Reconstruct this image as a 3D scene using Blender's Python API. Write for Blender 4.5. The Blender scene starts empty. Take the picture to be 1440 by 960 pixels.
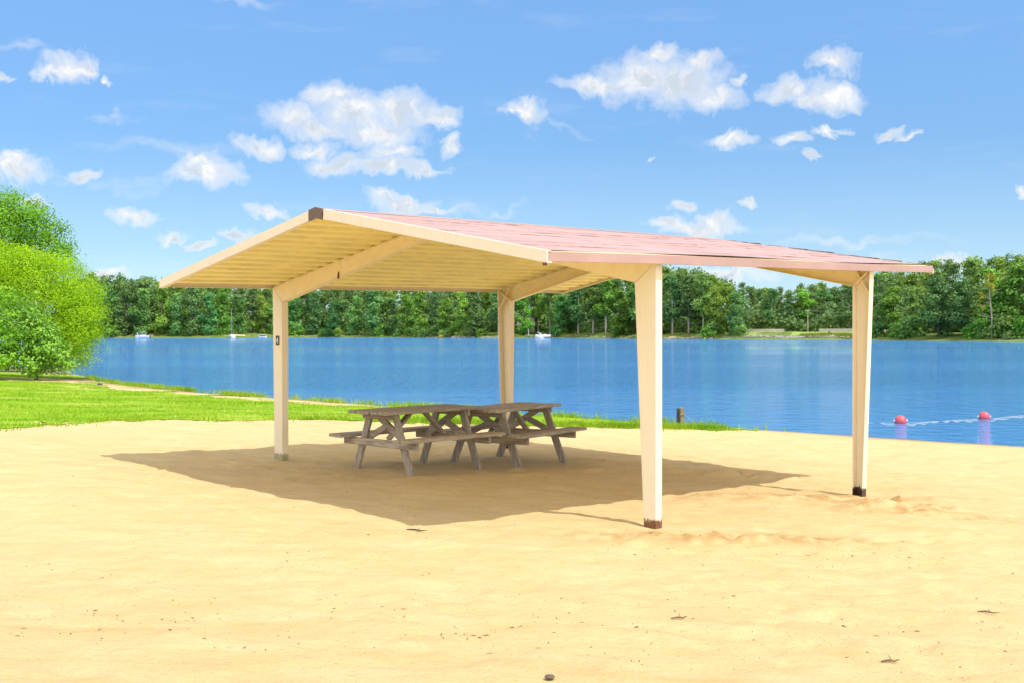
import bpy, math, random, time
_T0 = time.time()
import numpy as np
from mathutils import Vector, Matrix
random.seed(7); RS = np.random.RandomState(11)
S = bpy.context.scene; COL = S.collection
R = math.radians
V = lambda *a: np.array(a, float)

# ------------------------------------------------------------------ camera model (metres, camera at the origin, looking along +Y)
H, F, PITCH, ROLL = 1.75, 1598.26, 0.0085, -0.0019
YAW = 0.774
ZW = -0.50                                   # lake level
def ray(px, py):
    u, w = px-720.0, py-480.0
    u, w = u*math.cos(ROLL)+w*math.sin(ROLL), -u*math.sin(ROLL)+w*math.cos(ROLL)
    x, y, z = u/F, 1.0, -w/F
    c, s = math.cos(PITCH), math.sin(PITCH)
    return V(x, y*c+z*s, z*c-y*s)
def on_plane(px, py, z):
    d = ray(px, py); k = (z-H)/d[2]; return V(d[0]*k, d[1]*k, z)
def at_depth(px, py, Y):
    d = ray(px, py); k = Y/d[1]; return V(d[0]*k, Y, H+d[2]*k)
HZ = 466.5                                   # horizon row
def shore_pt(px, Y): return ((px-720)/F*Y, Y)

# ------------------------------------------------------------------ noise
def _hash(ix, iy, seed):
    n = (ix.astype(np.int64)*374761393 + iy.astype(np.int64)*668265263 + seed*974634777) & 0x7fffffff
    n = ((n ^ (n >> 13))*1274126177) & 0x7fffffff
    return ((n ^ (n >> 16)) & 0xffff)/65535.0
def vnoise(x, y, seed=0):
    ix, iy = np.floor(x), np.floor(y); fx, fy = x-ix, y-iy
    fx = fx*fx*fx*(fx*(fx*6-15)+10); fy = fy*fy*fy*(fy*(fy*6-15)+10)
    a = _hash(ix, iy, seed); b = _hash(ix+1, iy, seed); c = _hash(ix, iy+1, seed); d = _hash(ix+1, iy+1, seed)
    return (a*(1-fx)+b*fx)*(1-fy)+(c*(1-fx)+d*fx)*fy - .5
def fbm(x, y, sc, octv=4, seed=0, gain=.5):
    t, a = 0, 1.0
    for o in range(octv):
        k = 2.03**o/sc
        cs, sn = math.cos(.6*o+.3), math.sin(.6*o+.3)
        t = t + a*vnoise((x*cs-y*sn)*k+17.3*o, (x*sn+y*cs)*k-9.1*o, seed+o); a *= gain
    return t
def sstep(a, b, x):
    t = np.clip((x-a)/(b-a), 0, 1); return t*t*(3-2*t)

# ------------------------------------------------------------------ lake outline and terrain height
near_px = [(1440,626),(1350,621),(1250,615),(1150,609),(1055,603),(940,596),(800,587),(700,580),(600,574),(500,567),(420,561),(340,556),(255,548.5),(180,541),(130,531)]
NEAR = [tuple(on_plane(x, y, ZW)[:2]) for x, y in near_px]
FAR = [shore_pt(*p) for p in [(135,470),(200,468),(300,463),(420,472),(500,460),(560,452),(600,430),(700,408),(760,420),(850,378),(930,343),(1000,330),(1050,318),(1100,312),(1200,292),(1240,276),(1300,258),(1440,240),(1600,222)]]
LAKE = [(120,-60),(60,-5),(22,15.2)] + NEAR + [(-24,63),(-33,76),(-52,112),(-95,185),(-165,310),(-195,430)] + FAR + [(330,190),(420,60),(330,-60)]
LP = np.array(LAKE)
def lake_sd(x, y):                           # signed distance, positive on land
    d = np.full(x.shape, 1e9); ins = np.zeros(x.shape, bool)
    n = len(LP)
    for i in range(n):
        ax, ay = LP[i]; bx, by = LP[(i+1) % n]
        ex, ey = bx-ax, by-ay
        t = np.clip(((x-ax)*ex+(y-ay)*ey)/(ex*ex+ey*ey), 0, 1)
        d = np.minimum(d, np.hypot(x-ax-ex*t, y-ay-ey*t))
        c = ((ay > y) != (by > y)) & (x < (bx-ax)*(y-ay)/(by-ay+1e-12)+ax)
        ins ^= c
    return np.where(ins, -d, d)
def in_poly(x, y, poly):
    ins = np.zeros(x.shape, bool); n = len(poly)
    for i in range(n):
        ax, ay = poly[i]; bx, by = poly[(i+1) % n]
        ins ^= ((ay > y) != (by > y)) & (x < (bx-ax)*(y-ay)/(by-ay+1e-12)+ax)
    return ins
def zbase(x, y):
    x = np.asarray(x, float); y = np.asarray(y, float)
    s = lake_sd(x, y) + .25*fbm(x, y, 2.2, 3, 5)*(y < 100) + 5*fbm(x, y, 26, 3, 9)*(y > 150)
    plane = -.044*(x-1.27)-.0108*(y-10.19)
    plane = np.clip(plane, ZW+.10, .42)
    w = 9+13*sstep(2, 12, -x)
    D = np.clip(s/w, 0, 1)
    nearz = ZW + .03*sstep(0, .5, s) + (plane-ZW-.03)*D
    farz = ZW + np.clip(.15+s*.20, 0, 2.0)
    land = np.where(y > 100, farz, nearz)
    lk = ZW - np.clip(-s*.10, 0, 2.2)
    return np.where(s > 0, land, lk), s
# mounds of dug sand (x, y, height, radius along, radius across, angle)
def mnd(px, py, h, ra, rb, ang=0): p = on_plane(px, py, -.05); return (p[0], p[1], h, ra, rb, ang)
MOUNDS = [mnd(1232,700,.07,.35,.22), mnd(1262,698,.09,.55,.16,-.35), mnd(1310,708,.05,.5,.16,-.5), mnd(900,768,.035,.4,.14), mnd(985,768,.04,.7,.12,.1),
          mnd(1070,764,.04,.6,.12,.15), mnd(1135,757,.03,.5,.12), mnd(1120,690,.04,1.0,.2,.2), mnd(940,660,.05,1.1,.3,.1), mnd(1050,663,.05,.8,.25), mnd(860,650,.045,.8,.3),
          mnd(640,640,.03,1.2,.3), mnd(300,645,.04,1.5,.3,.2), mnd(200,603,.03,1.0,.2,.1), mnd(60,610,.04,1.2,.2,.1)]
def znoise(x, y, s, lawn=None):
    near = sstep(34, 22, y)*(y < 60)*sstep(0, 2.5, s)
    n = .028*fbm(x, y, 1.9, 3, 21) + .022*fbm(x, y, .42, 3, 33, .6)
    n = n + .026*np.minimum(0, fbm(x, y, .27, 2, 41)-.05) + .014*fbm(x, y, .16, 2, 61)
    z = n*near
    for (mx, my, h, ra, rb, an) in MOUNDS:
        dx, dy = x-mx, y-my
        c, sn = math.cos(an), math.sin(an)
        a, b = (dx*c+dy*sn)/ra, (-dx*sn+dy*c)/rb
        g = np.exp(-(a*a+b*b))
        z = z + h*g*(.7+1.3*fbm(x, y, .12, 2, 55))
    return z
def zg(x, y):
    xa, ya = np.atleast_1d(np.asarray(x, float)), np.atleast_1d(np.asarray(y, float))
    z, s = zbase(xa, ya); z = z+znoise(xa, ya, s)
    return z if np.ndim(x) else float(z[0])
def ground_at(px, py):                       # where the sight line meets the land
    d = ray(px, py); z = 0.0
    for _ in range(12):
        k = (z-H)/d[2]; z = .5*z+.5*zg(d[0]*k, d[1]*k)
    k = (z-H)/d[2]; return V(d[0]*k, d[1]*k, zg(d[0]*k, d[1]*k))

# ------------------------------------------------------------------ object helpers
def tag(o, label=None, cat=None, group=None, kind=None):
    if label: o['label'] = label
    if cat: o['category'] = cat
    if group: o['group'] = group
    if kind: o['kind'] = kind
    return o
def empty(name, loc=(0,0,0), rz=0):
    o = bpy.data.objects.new(name, None); COL.objects.link(o); o.location = [float(c) for c in loc]; o.rotation_euler.z = rz
    o.empty_display_size = .2
    return o
def mesh_np(name, verts, faces_flat, nper, mat, smooth=False):
    me = bpy.data.meshes.new(name); verts = np.asarray(verts, np.float32); ff = np.asarray(faces_flat, np.int32).ravel()
    nf = len(ff)//nper
    me.vertices.add(len(verts)); me.vertices.foreach_set('co', verts.ravel())
    me.loops.add(len(ff)); me.loops.foreach_set('vertex_index', ff)
    me.polygons.add(nf); me.polygons.foreach_set('loop_start', np.arange(nf, dtype=np.int32)*nper)
    if smooth: me.polygons.foreach_set('use_smooth', np.ones(nf, bool))
    me.update(calc_edges=True)
    if mat: me.materials.append(mat)
    return me
class MB:
    def __init__(s): s.v = []; s.f = []
    def hexa(s, p):                          # 8 points: bottom loop 0-3, top loop 4-7
        b = len(s.v); s.v += [tuple(map(float, q)) for q in p]
        s.f += [tuple(b+i for i in q) for q in ((0,3,2,1),(4,5,6,7),(0,1,5,4),(1,2,6,5),(2,3,7,6),(3,0,4,7))]
    def box(s, c, hx, hy, hz):
        c = V(*c); x, y, z = V(hx,0,0), V(0,hy,0), V(0,0,hz)
        s.hexa([c-x-y-z, c+x-y-z, c+x+y-z, c-x+y-z, c-x-y+z, c+x-y+z, c+x+y+z, c-x+y+z])
    def bar(s, p0, p1, w, h, up=(0,0,1)):    # box along p0-p1; w sideways, h along up
        p0, p1 = V(*p0), V(*p1); d = p1-p0; d /= np.linalg.norm(d)
        u = V(*up); sd = np.cross(d, u); sd /= np.linalg.norm(sd); u = np.cross(sd, d)
        a, b = sd*w/2, u*h/2
        s.hexa([p0-a-b, p0+a-b, p1+a-b, p1-a-b, p0-a+b, p0+a+b, p1+a+b, p1-a+b])
    def prism(s, poly, fn, s0, s1):          # 2-D polygon swept between two stations, fn(s, a, b) -> 3-D
        n = len(poly); b = len(s.v)
        for st in (s0, s1):
            s.v += [tuple(map(float, fn(st, p[0], p[1]))) for p in poly]
        s.f.append(tuple(b+i for i in range(n))); s.f.append(tuple(b+n+i for i in reversed(range(n))))
        for i in range(n):
            j = (i+1) % n; s.f.append((b+j, b+i, b+n+i, b+n+j))
    def tube(s, pts, rad, n=8, cap=True):
        pts = [V(*p) for p in pts]; b = len(s.v)
        for i, p in enumerate(pts):
            d = pts[min(i+1, len(pts)-1)]-pts[max(i-1, 0)]; d = d/(np.linalg.norm(d)+1e-9)
            u = np.cross(d, V(0,0,1) if abs(d[2]) < .9 else V(1,0,0)); u /= np.linalg.norm(u); w = np.cross(d, u)
            r = rad[i] if hasattr(rad, '__len__') else rad
            for k in range(n):
                t = 2*math.pi*k/n; s.v.append(tuple(p+u*r*math.cos(t)+w*r*math.sin(t)))
        for i in range(len(pts)-1):
            for k in range(n):
                k2 = (k+1) % n; s.f.append((b+i*n+k, b+i*n+k2, b+(i+1)*n+k2, b+(i+1)*n+k))
        if cap:
            s.f.append(tuple(b+k for k in reversed(range(n)))); s.f.append(tuple(b+(len(pts)-1)*n+k for k in range(n)))
    def lathe(s, c, prof, n=24):             # prof: (radius, z)
        b = len(s.v); c = V(*c)
        for r, z in prof:
            for k in range(n):
                t = 2*math.pi*k/n; s.v.append(tuple(c+V(r*math.cos(t), r*math.sin(t), z)))
        for i in range(len(prof)-1):
            for k in range(n):
                k2 = (k+1) % n; s.f.append((b+i*n+k, b+i*n+k2, b+(i+1)*n+k2, b+(i+1)*n+k))
    def loft(s, rings, close=True):          # rings of equal length
        b = len(s.v); n = len(rings[0])
        for r in rings: s.v += [tuple(map(float, p)) for p in r]
        for i in range(len(rings)-1):
            for k in range(n if close else n-1):
                k2 = (k+1) % n; s.f.append((b+i*n+k, b+i*n+k2, b+(i+1)*n+k2, b+(i+1)*n+k))
        if close:
            s.f.append(tuple(b+k for k in reversed(range(n)))); s.f.append(tuple(b+(len(rings)-1)*n+k for k in range(n)))
    def build(s, name, mat, parent=None, origin=(0,0,0), bevel=0, smooth=False, local=(0,0,0)):
        o0 = V(*origin)+V(*local)
        me = bpy.data.meshes.new(name); me.from_pydata([tuple(V(*p)-o0) for p in s.v], [], s.f); me.update()
        me.materials.append(mat)
        if smooth:
            for p in me.polygons: p.use_smooth = True
        o = bpy.data.objects.new(name, me); COL.objects.link(o)
        o.location = [float(c) for c in local] if parent else [float(c) for c in o0]
        if parent: o.parent = parent
        if bevel:
            m = o.modifiers.new('bevel', 'BEVEL'); m.width = bevel; m.segments = 2; m.limit_method = 'ANGLE'
        return o
def link(name, me, parent=None, loc=(0,0,0)):
    o = bpy.data.objects.new(name, me); COL.objects.link(o); o.location = [float(c) for c in loc]
    if parent: o.parent = parent
    return o
def copy_tree(o, parent=None):
    c = o.copy(); COL.objects.link(c)
    if parent: c.parent = parent
    for ch in list(o.children): copy_tree(ch, c)
    return c

# ------------------------------------------------------------------ materials
def mat(name):
    m = bpy.data.materials.new(name); m.use_nodes = True; nt = m.node_tree
    return m, nt, nt.nodes['Principled BSDF']
def N(nt, typ, **kw):
    n = nt.nodes.new(typ)
    for k, v in kw.items():
        if k.startswith('i_'):
            key = k[2:]; n.inputs[int(key) if key.isdigit() else key.replace('_', ' ')].default_value = v
        else: setattr(n, k, v)
    return n
def L(nt, a, b): nt.links.new(a, b)
def tex_noise(nt, vec, scale, detail=4, rough=.55, dist=0):
    n = N(nt, 'ShaderNodeTexNoise'); n.inputs['Scale'].default_value = scale; n.inputs['Detail'].default_value = detail
    n.inputs['Roughness'].default_value = rough; n.inputs['Distortion'].default_value = dist
    if vec is not None: L(nt, vec, n.inputs['Vector'])
    return n.outputs['Fac']
def ramp(nt, fac, stops, interp='LINEAR'):
    n = N(nt, 'ShaderNodeValToRGB'); n.color_ramp.interpolation = interp
    e = n.color_ramp.elements
    while len(e) < len(stops): e.new(.5)
    for i, (p, c) in enumerate(stops):
        e[i].position = p; e[i].color = (*c, 1) if len(c) == 3 else c
    L(nt, fac, n.inputs[0]); return n.outputs['Color']
def mixc(nt, fac, a, b, blend='MIX'):
    n = N(nt, 'ShaderNodeMix', data_type='RGBA', blend_type=blend)
    for sock, val in ((n.inputs[0], fac), (n.inputs[6], a), (n.inputs[7], b)):
        if hasattr(val, 'links'): L(nt, val, sock)
        elif isinstance(val, tuple): sock.default_value = (*val, 1)
        else: sock.default_value = val
    return n.outputs[2]
def math_(nt, op, a, b=None, c=None, clamp=False):
    n = N(nt, 'ShaderNodeMath', operation=op, use_clamp=clamp)
    for i, val in enumerate((a, b, c)):
        if val is None: continue
        if hasattr(val, 'links'): L(nt, val, n.inputs[i])
        else: n.inputs[i].default_value = val
    return n.outputs[0]
def mapr(nt, val, a, b, c=0, d=1):
    n = N(nt, 'ShaderNodeMapRange'); L(nt, val, n.inputs[0])
    for i, x in zip((1,2,3,4), (a,b,c,d)): n.inputs[i].default_value = x
    return n.outputs[0]
def bump(nt, bsdf, h, strength, dist, prev=None):
    n = N(nt, 'ShaderNodeBump'); n.inputs['Strength'].default_value = strength; n.inputs['Distance'].default_value = dist
    L(nt, h, n.inputs['Height'])
    if prev is not None: L(nt, prev, n.inputs['Normal'])
    L(nt, n.outputs[0], bsdf.inputs['Normal']); return n.outputs[0]
def pos(nt): return N(nt, 'ShaderNodeNewGeometry').outputs['Position']
def objc(nt): return N(nt, 'ShaderNodeTexCoord').outputs['Object']
def scaled(nt, vec, sc, rot=(0,0,0)):
    n = N(nt, 'ShaderNodeMapping'); n.inputs['Scale'].default_value = sc; n.inputs['Rotation'].default_value = rot
    L(nt, vec, n.inputs['Vector']); return n.outputs[0]

def paint(name, base, rough=.45, dirt=(.30,.24,.14), amt=.25, scale=9):
    m, nt, b = mat(name); o = objc(nt)
    d = tex_noise(nt, o, scale, 6, .65); f = mapr(nt, d, .45, .75, 0, amt)
    streak = tex_noise(nt, scaled(nt, o, (14, 14, 1.2)), 2.5, 5, .6); f2 = mapr(nt, streak, .52, .78, 0, amt*.8)
    c = mixc(nt, f, base, dirt); c = mixc(nt, f2, c, tuple(x*.75 for x in base))
    L(nt, c, b.inputs['Base Color']); b.inputs['Roughness'].default_value = rough
    h = tex_noise(nt, o, 40, 3); bump(nt, b, h, .08, .003)
    return m
CREAM = (.90,.77,.51)
M = {}
M['cream'] = paint('cream_paint', CREAM, .42, (.45,.30,.13), .22)
M['trim'] = paint('trim_paint', (.83,.73,.58), .42, (.62,.54,.44), .3)
def column_paint(name, base_lo, h0, base_hi=None):
    m, nt, b = mat(name); o = objc(nt)
    sep = N(nt, 'ShaderNodeSeparateXYZ'); L(nt, o, sep.inputs[0]); z = sep.outputs[2]
    n1 = tex_noise(nt, o, 22, 5, .7); zz = math_(nt, 'ADD', z, math_(nt, 'MULTIPLY', math_(nt, 'SUBTRACT', n1, .5), .14))
    rust = mapr(nt, zz, h0, h0-.02, 0, 1)
    rc = ramp(nt, tex_noise(nt, o, 45, 5, .7), [(.35,base_lo),(.62,base_hi or (.30,.13,.06))])
    d = tex_noise(nt, scaled(nt, o, (10,10,1.0)), 3, 6, .65); f = mapr(nt, d, .48, .78, 0, .25)
    c = mixc(nt, f, (.86,.76,.58), (.64,.52,.36))
    L(nt, mixc(nt, rust, c, rc), b.inputs['Base Color']); b.inputs['Roughness'].default_value = .45
    bump(nt, b, tex_noise(nt, o, 35, 4), .12, .004)
    return m
M['col_rust'] = column_paint('column_paint_rusted', (.05,.025,.02), .085)
M['col_dark'] = column_paint('column_paint_blackened', (.012,.011,.01), .115, (.10,.06,.04))
M['col_moss'] = column_paint('column_paint_mossy', (.22,.22,.10), .10, (.46,.42,.25))
def pink():
    m, nt, b = mat('pink_roof_paint'); o = objc(nt)
    a = tex_noise(nt, o, 1.3, 5, .6); c = ramp(nt, a, [(.3,(.41,.26,.225)),(.7,(.51,.335,.305))])
    st = tex_noise(nt, scaled(nt, o, (.6,9,2), (0,0,-(math.pi/2-YAW))), 4, 5, .6)
    c = mixc(nt, mapr(nt, st, .58, .8, 0, .2), c, (.46,.30,.28))
    L(nt, c, b.inputs['Base Color']); b.inputs['Roughness'].default_value = .5
    return m
M['pink'] = pink()
def seam():
    m, nt, b = mat('stained_roof_seam'); o = objc(nt)
    L(nt, ramp(nt, tex_noise(nt, scaled(nt, o, (1.3,1.3,1.3)), 1.6, 5, .65), [(.36,(.24,.13,.11)),(.56,(.56,.36,.33))]), b.inputs['Base Color']); b.inputs['Roughness'].default_value = .8
    return m
M['seam'] = seam()
M['brown'] = paint('brown_trim_paint', (.16,.11,.085), .5, (.07,.05,.04), .5)
def simple(name, col, rough=.5, metal=0, var=.12, scale=6):
    m, nt, b = mat(name); o = objc(nt)
    c = mixc(nt, mapr(nt, tex_noise(nt, o, scale, 5, .6), .35, .7, 0, 1), tuple(x*(1-var) for x in col), tuple(min(1, x*(1+var)) for x in col))
    L(nt, c, b.inputs['Base Color']); b.inputs['Roughness'].default_value = rough; b.inputs['Metallic'].default_value = metal
    return m
M['ceiling'] = simple('ceiling_paint', (.94,.86,.42), .5, var=.05, scale=1.2)
M['recess'] = simple('rib_recess_shade', (.88,.77,.35), .6, var=.12, scale=2)  # rib shade put into the colour: darker tan on recesses and risers
M['black'] = simple('black_plate', (.012,.011,.01), .4)
M['white'] = simple('white_paint', (.8,.8,.8), .4, var=.05)
M['maroon'] = simple('maroon_tag', (.12,.02,.02), .5)
M['rust'] = simple('rust_spot', (.12,.035,.02), .8, var=.5, scale=30)
M['blue_canvas'] = simple('blue_canvas', (.06,.10,.32), .8)
M['pale_canvas'] = simple('pale_canvas', (.55,.60,.78), .8)
M['glass_dark'] = simple('dark_glass', (.02,.025,.03), .1)
M['tyre'] = simple('tyre_rubber', (.02,.02,.02), .8)
M['alu'] = simple('grey_metal', (.5,.52,.54), .35, .8)
M['pinkbuoy'] = simple('faded_red_plastic', (.62,.10,.13), .35, var=.15, scale=4)
M['rope'] = simple('pale_rope', (.52,.47,.33), .8, var=.2, scale=40)
M['rock'] = simple('grey_rock', (.30,.28,.25), .9, var=.4, scale=5)
M['darkrock'] = simple('dark_rock', (.05,.045,.04), .9, var=.4, scale=5)
M['yellow'] = simple('yellow_plastic', (.75,.45,.05), .4)
M['orange'] = simple('orange_plastic', (.7,.14,.03), .4)
M['siding'] = simple('tan_siding', (.50,.42,.32), .7)
M['roofing'] = simple('grey_roofing', (.22,.2,.2), .8)
def wood(name, lo, hi, axis='X'):
    m, nt, b = mat(name); o = objc(nt)
    sc = {'X':(1.5,22,22), 'Y':(22,1.5,22), 'Z':(22,22,1.5)}[axis]
    g = tex_noise(nt, scaled(nt, o, sc), 2.2, 7, .65, .4); big = tex_noise(nt, o, 3.5, 4, .5)
    c = ramp(nt, g, [(.3,lo),(.62,hi)]); c = mixc(nt, mapr(nt, big, .4, .7, 0, .3), c, tuple(x*.6 for x in hi))
    ri = N(nt, 'ShaderNodeObjectInfo').outputs['Random']
    c = mixc(nt, mapr(nt, ri, 0, 1, 0, .35), c, (.16,.13,.10))
    L(nt, c, b.inputs['Base Color']); b.inputs['Roughness'].default_value = .85
    bump(nt, b, g, .5, .004)
    return m
M['woodX'] = wood('weathered_wood_boards', (.19,.15,.11), (.58,.50,.40), 'X')
M['woodY'] = wood('weathered_wood_crosswise', (.19,.145,.10), (.58,.48,.37), 'Y')
M['woodZ'] = wood('weathered_wood_legs', (.18,.145,.11), (.54,.47,.38), 'Z')
M['oldpost'] = wood('old_post_wood', (.10,.07,.05), (.42,.31,.21), 'Z')
M['bark'] = simple('bark', (.13,.10,.075), .95, var=.5, scale=5)
M['twig'] = simple('dry_twig', (.20,.14,.08), .9, var=.4, scale=30)
M['litter'] = simple('litter_bits', (.28,.19,.09), .95, var=.6, scale=9)
M['palebark'] = simple('pale_bark', (.42,.37,.30), .95, var=.3, scale=5)

def leaf_mat(name, lo, hi, trans=.35, scale=1.2, ovar=.25):
    m, nt, b = mat(name); p = pos(nt)
    n = tex_noise(nt, p, scale, 3, .6); c = ramp(nt, n, [(.32,lo),(.68,hi)])
    ri = N(nt, 'ShaderNodeObjectInfo').outputs['Random']
    hv = N(nt, 'ShaderNodeHueSaturation'); L(nt, c, hv.inputs['Color'])
    L(nt, mapr(nt, ri, 0, 1, .5-.035*ovar/.25, .5+.02*ovar/.25), hv.inputs['Hue'])
    r2 = math_(nt, 'FRACT', math_(nt, 'MULTIPLY', ri, 7.31)); L(nt, mapr(nt, r2, 0, 1, 1-ovar, 1+ovar), hv.inputs['Value'])
    c = hv.outputs['Color']
    L(nt, c, b.inputs['Base Color']); b.inputs['Roughness'].default_value = .55
    b.inputs['Specular IOR Level'].default_value = .3
    t = N(nt, 'ShaderNodeBsdfTranslucent'); L(nt, mixc(nt, .22, c, (.5,.7,.06), 'MIX'), t.inputs['Color'])
    mx = N(nt, 'ShaderNodeMixShader'); mx.inputs[0].default_value = trans
    L(nt, b.outputs[0], mx.inputs[1]); L(nt, t.outputs[0], mx.inputs[2])
    L(nt, mx.outputs[0], nt.nodes['Material Output'].inputs['Surface'])
    return m
M['leaf_mid'] = leaf_mat('leaves_mid_green', (.105,.27,.07), (.22,.47,.105), .3, .12)
M['leaf_dark'] = leaf_mat('leaves_dark_green', (.075,.21,.07), (.165,.37,.095), .25, .12)
M['leaf_bright'] = leaf_mat('leaves_bright_green', (.14,.34,.045), (.25,.50,.075), .35, .12)
M['leaf_pine'] = leaf_mat('pine_needles', (.09,.22,.08), (.18,.35,.11), .2, .12)
M['leaf_yellow'] = leaf_mat('leaves_yellowing', (.34,.36,.03), (.5,.5,.05), .35, .3, .05)
M['leaf_willow'] = leaf_mat('willow_leaves', (.32,.58,.01), (.50,.76,.012), .4, .8, .05)
M['leaf_shrub'] = leaf_mat('glossy_shrub_leaves', (.12,.30,.02), (.30,.55,.07), .25, 1.5, .05)
M['leaf_maple'] = leaf_mat('maple_leaves', (.14,.36,.02), (.28,.55,.03), .35, .9, .05)
M['grass'] = leaf_mat('grass_blades', (.18,.36,.006), (.42,.56,.03), .4, .5, .02)
M['weeds'] = leaf_mat('shore_weeds', (.15,.25,.02), (.38,.38,.08), .3, .3, .05)

# ------------------------------------------------------------------ ground
def ground():
    def axis(lo, hi, step, far_lo, far_hi, near_lo, near_hi, cap):
        a = list(np.arange(lo, hi+1e-6, step)); st = step
        up = []; x = hi
        while x < far_hi: st = min(st*1.16, cap if x < near_hi else 40); x += st; up.append(x)
        dn = []; x = lo; st = step
        while x > far_lo: st = min(st*1.16, cap if x > near_lo else 40); x -= st; dn.append(x)
        return np.array(dn[::-1]+a+up)
    xs = axis(-11, 9.5, .05, -1500, 1500, -240, 240, 7); ys = axis(4.6, 24, .05, -300, 1800, -20, 540, 4.5)
    X, Y = np.meshgrid(xs, ys); x, y = X.ravel(), Y.ravel()
    z, s = zbase(x, y); zn = znoise(x, y, s); z = z+zn
    # footprints: short trails of shallow dents with pushed-up rims
    rs = np.random.RandomState(15); dents = []
    trails = [((1225,652),(1420,640)),((1000,700),(1190,712)),((700,800),(1160,752)),((150,690),(420,800)),((980,640),(1200,660)),((1130,780),(1430,735)),((430,905),(900,860)),((960,900),(1400,820)),((60,640),(330,625)),((560,690),(800,672)),((420,665),(560,650)),((760,650),(900,668)),((300,668),(470,690)),((560,720),(700,700))]
    for (pa, pb) in trails:
        a, b = on_plane(*pa, -.05), on_plane(*pb, -.05); ln = np.hypot(*(b-a)[:2]); n = int(ln/.34); th = math.atan2(b[1]-a[1], b[0]-a[0])
        for i in range(n):
            q = a+(b-a)*(i+.5)/n; o = .09*(1 if i % 2 else -1)+rs.normal(0, .03); w = .25*math.sin(i*.35+pa[0])
            dents.append((q[0]-math.sin(th)*(o+w), q[1]+math.cos(th)*(o+w), th+rs.normal(0,.25), rs.uniform(.012,.028)))
    for _ in range(170):
        q = on_plane(rs.uniform(-40, 1480), rs.uniform(640, 960), 0); dents.append((q[0], q[1], rs.uniform(0,6.28), rs.uniform(.006,.018)))
    nearm = np.where((y < 27) & (np.abs(x) < 14))[0]; xn, yn = x[nearm], y[nearm]; add = np.zeros(len(nearm))
    for (dx, dy, th, dep) in dents:
        k = np.where((np.abs(xn-dx) < .4) & (np.abs(yn-dy) < .4))[0]
        u, v = xn[k]-dx, yn[k]-dy; c, sn = math.cos(th), math.sin(th)
        r = np.sqrt(((u*c+v*sn)/.135)**2+((-u*sn+v*c)/.07)**2)
        add[k] += -dep*np.exp(-r**2*1.1)+.55*dep*np.exp(-(r-1.45)**2*4)
    z[nearm] += add*sstep(0, 1.5, s[nearm])
    nx, ny = len(xs), len(ys)
    i = np.arange(nx*ny).reshape(ny, nx)
    q = np.stack([i[:-1,:-1], i[:-1,1:], i[1:,1:], i[1:,:-1]], -1).reshape(-1, 4)
    m, nt, b = mat('sand')
    p = pos(nt)
    big = tex_noise(nt, p, .35, 4, .55); mid = tex_noise(nt, scaled(nt, p, (1,2.2,1), (0,0,.3)), 1.6, 6, .6); fine = tex_noise(nt, p, 30, 6, .75); grain = tex_noise(nt, p, 160, 3, .7)
    sand = ramp(nt, mid, [(.25,(.59,.425,.20)),(.5,(.65,.485,.245)),(.78,(.71,.555,.325))])
    sand = mixc(nt, mapr(nt, big, .35, .7, 0, .5), sand, (.69,.525,.29))
    sand = mixc(nt, mapr(nt, fine, .56, .72, 0, .6), sand, (.42,.29,.115))
    sand = mixc(nt, mapr(nt, grain, .42, .70, 0, .6), sand, (.46,.33,.14))
    wisp = tex_noise(nt, scaled(nt, p, (.8,2.6,1), (0,0,.45)), 1.1, 7, .68, .6)
    sand = mixc(nt, mapr(nt, wisp, .52, .72, 0, .5), sand, (.50,.345,.145))
    at = N(nt, 'ShaderNodeAttribute', attribute_name='cover'); sp = N(nt, 'ShaderNodeSeparateColor'); L(nt, at.outputs['Color'], sp.inputs[0])
    dug = mixc(nt, fine, (.32,.18,.06), (.55,.36,.15))
    c = mixc(nt, sp.outputs[0], sand, dug)
    c = mixc(nt, sp.outputs[1], c, ramp(nt, tex_noise(nt, p, .25, 5, .6), [(.3,(.07,.13,.025)),(.7,(.20,.25,.06))]))
    c = mixc(nt, sp.outputs[2], c, ramp(nt, fine, [(.3,(.16,.12,.07)),(.7,(.28,.22,.13))]))
    L(nt, c, b.inputs['Base Color']); b.inputs['Roughness'].default_value = .95; b.inputs['Specular IOR Level'].default_value = .15
    n1 = bump(nt, b, tex_noise(nt, scaled(nt, p, (1,1.8,1)), 7, 7, .68), .8, .04)
    bump(nt, b, fine, .9, .014, n1)
    me = mesh_np('ground', np.stack([x,y,z], 1), q, 4, m, True)
    dug = np.zeros_like(x)
    for (mx, my, h, ra, rb, an) in MOUNDS[:8]:
        dx, dy = x-mx, y-my; cc, sn = math.cos(an), math.sin(an)
        a, bb = (dx*cc+dy*sn)/(ra*1.6), (-dx*sn+dy*cc)/(rb*1.6); dug = np.maximum(dug, np.exp(-(a*a+bb*bb))*np.clip(.6+2.2*fbm(x, y, .13, 3, 71), 0, 1))
    far = (y > 60).astype(float)
    far = np.maximum(far, ((x < -26) & (s > 0)).astype(float))
    far = np.maximum(far, (y < -5)*0.0)
    wet = np.where(y < 100, sstep(.95, .1, s), 0)
    col = np.stack([dug, far, wet, np.ones_like(x)], 1).astype(np.float32)
    ca = me.color_attributes.new('cover', 'FLOAT_COLOR', 'POINT'); ca.data.foreach_set('color', col.ravel())
    tag(link('ground', me), kind='structure')
ground(); print('ground', round(time.time()-_T0,1))

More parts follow.
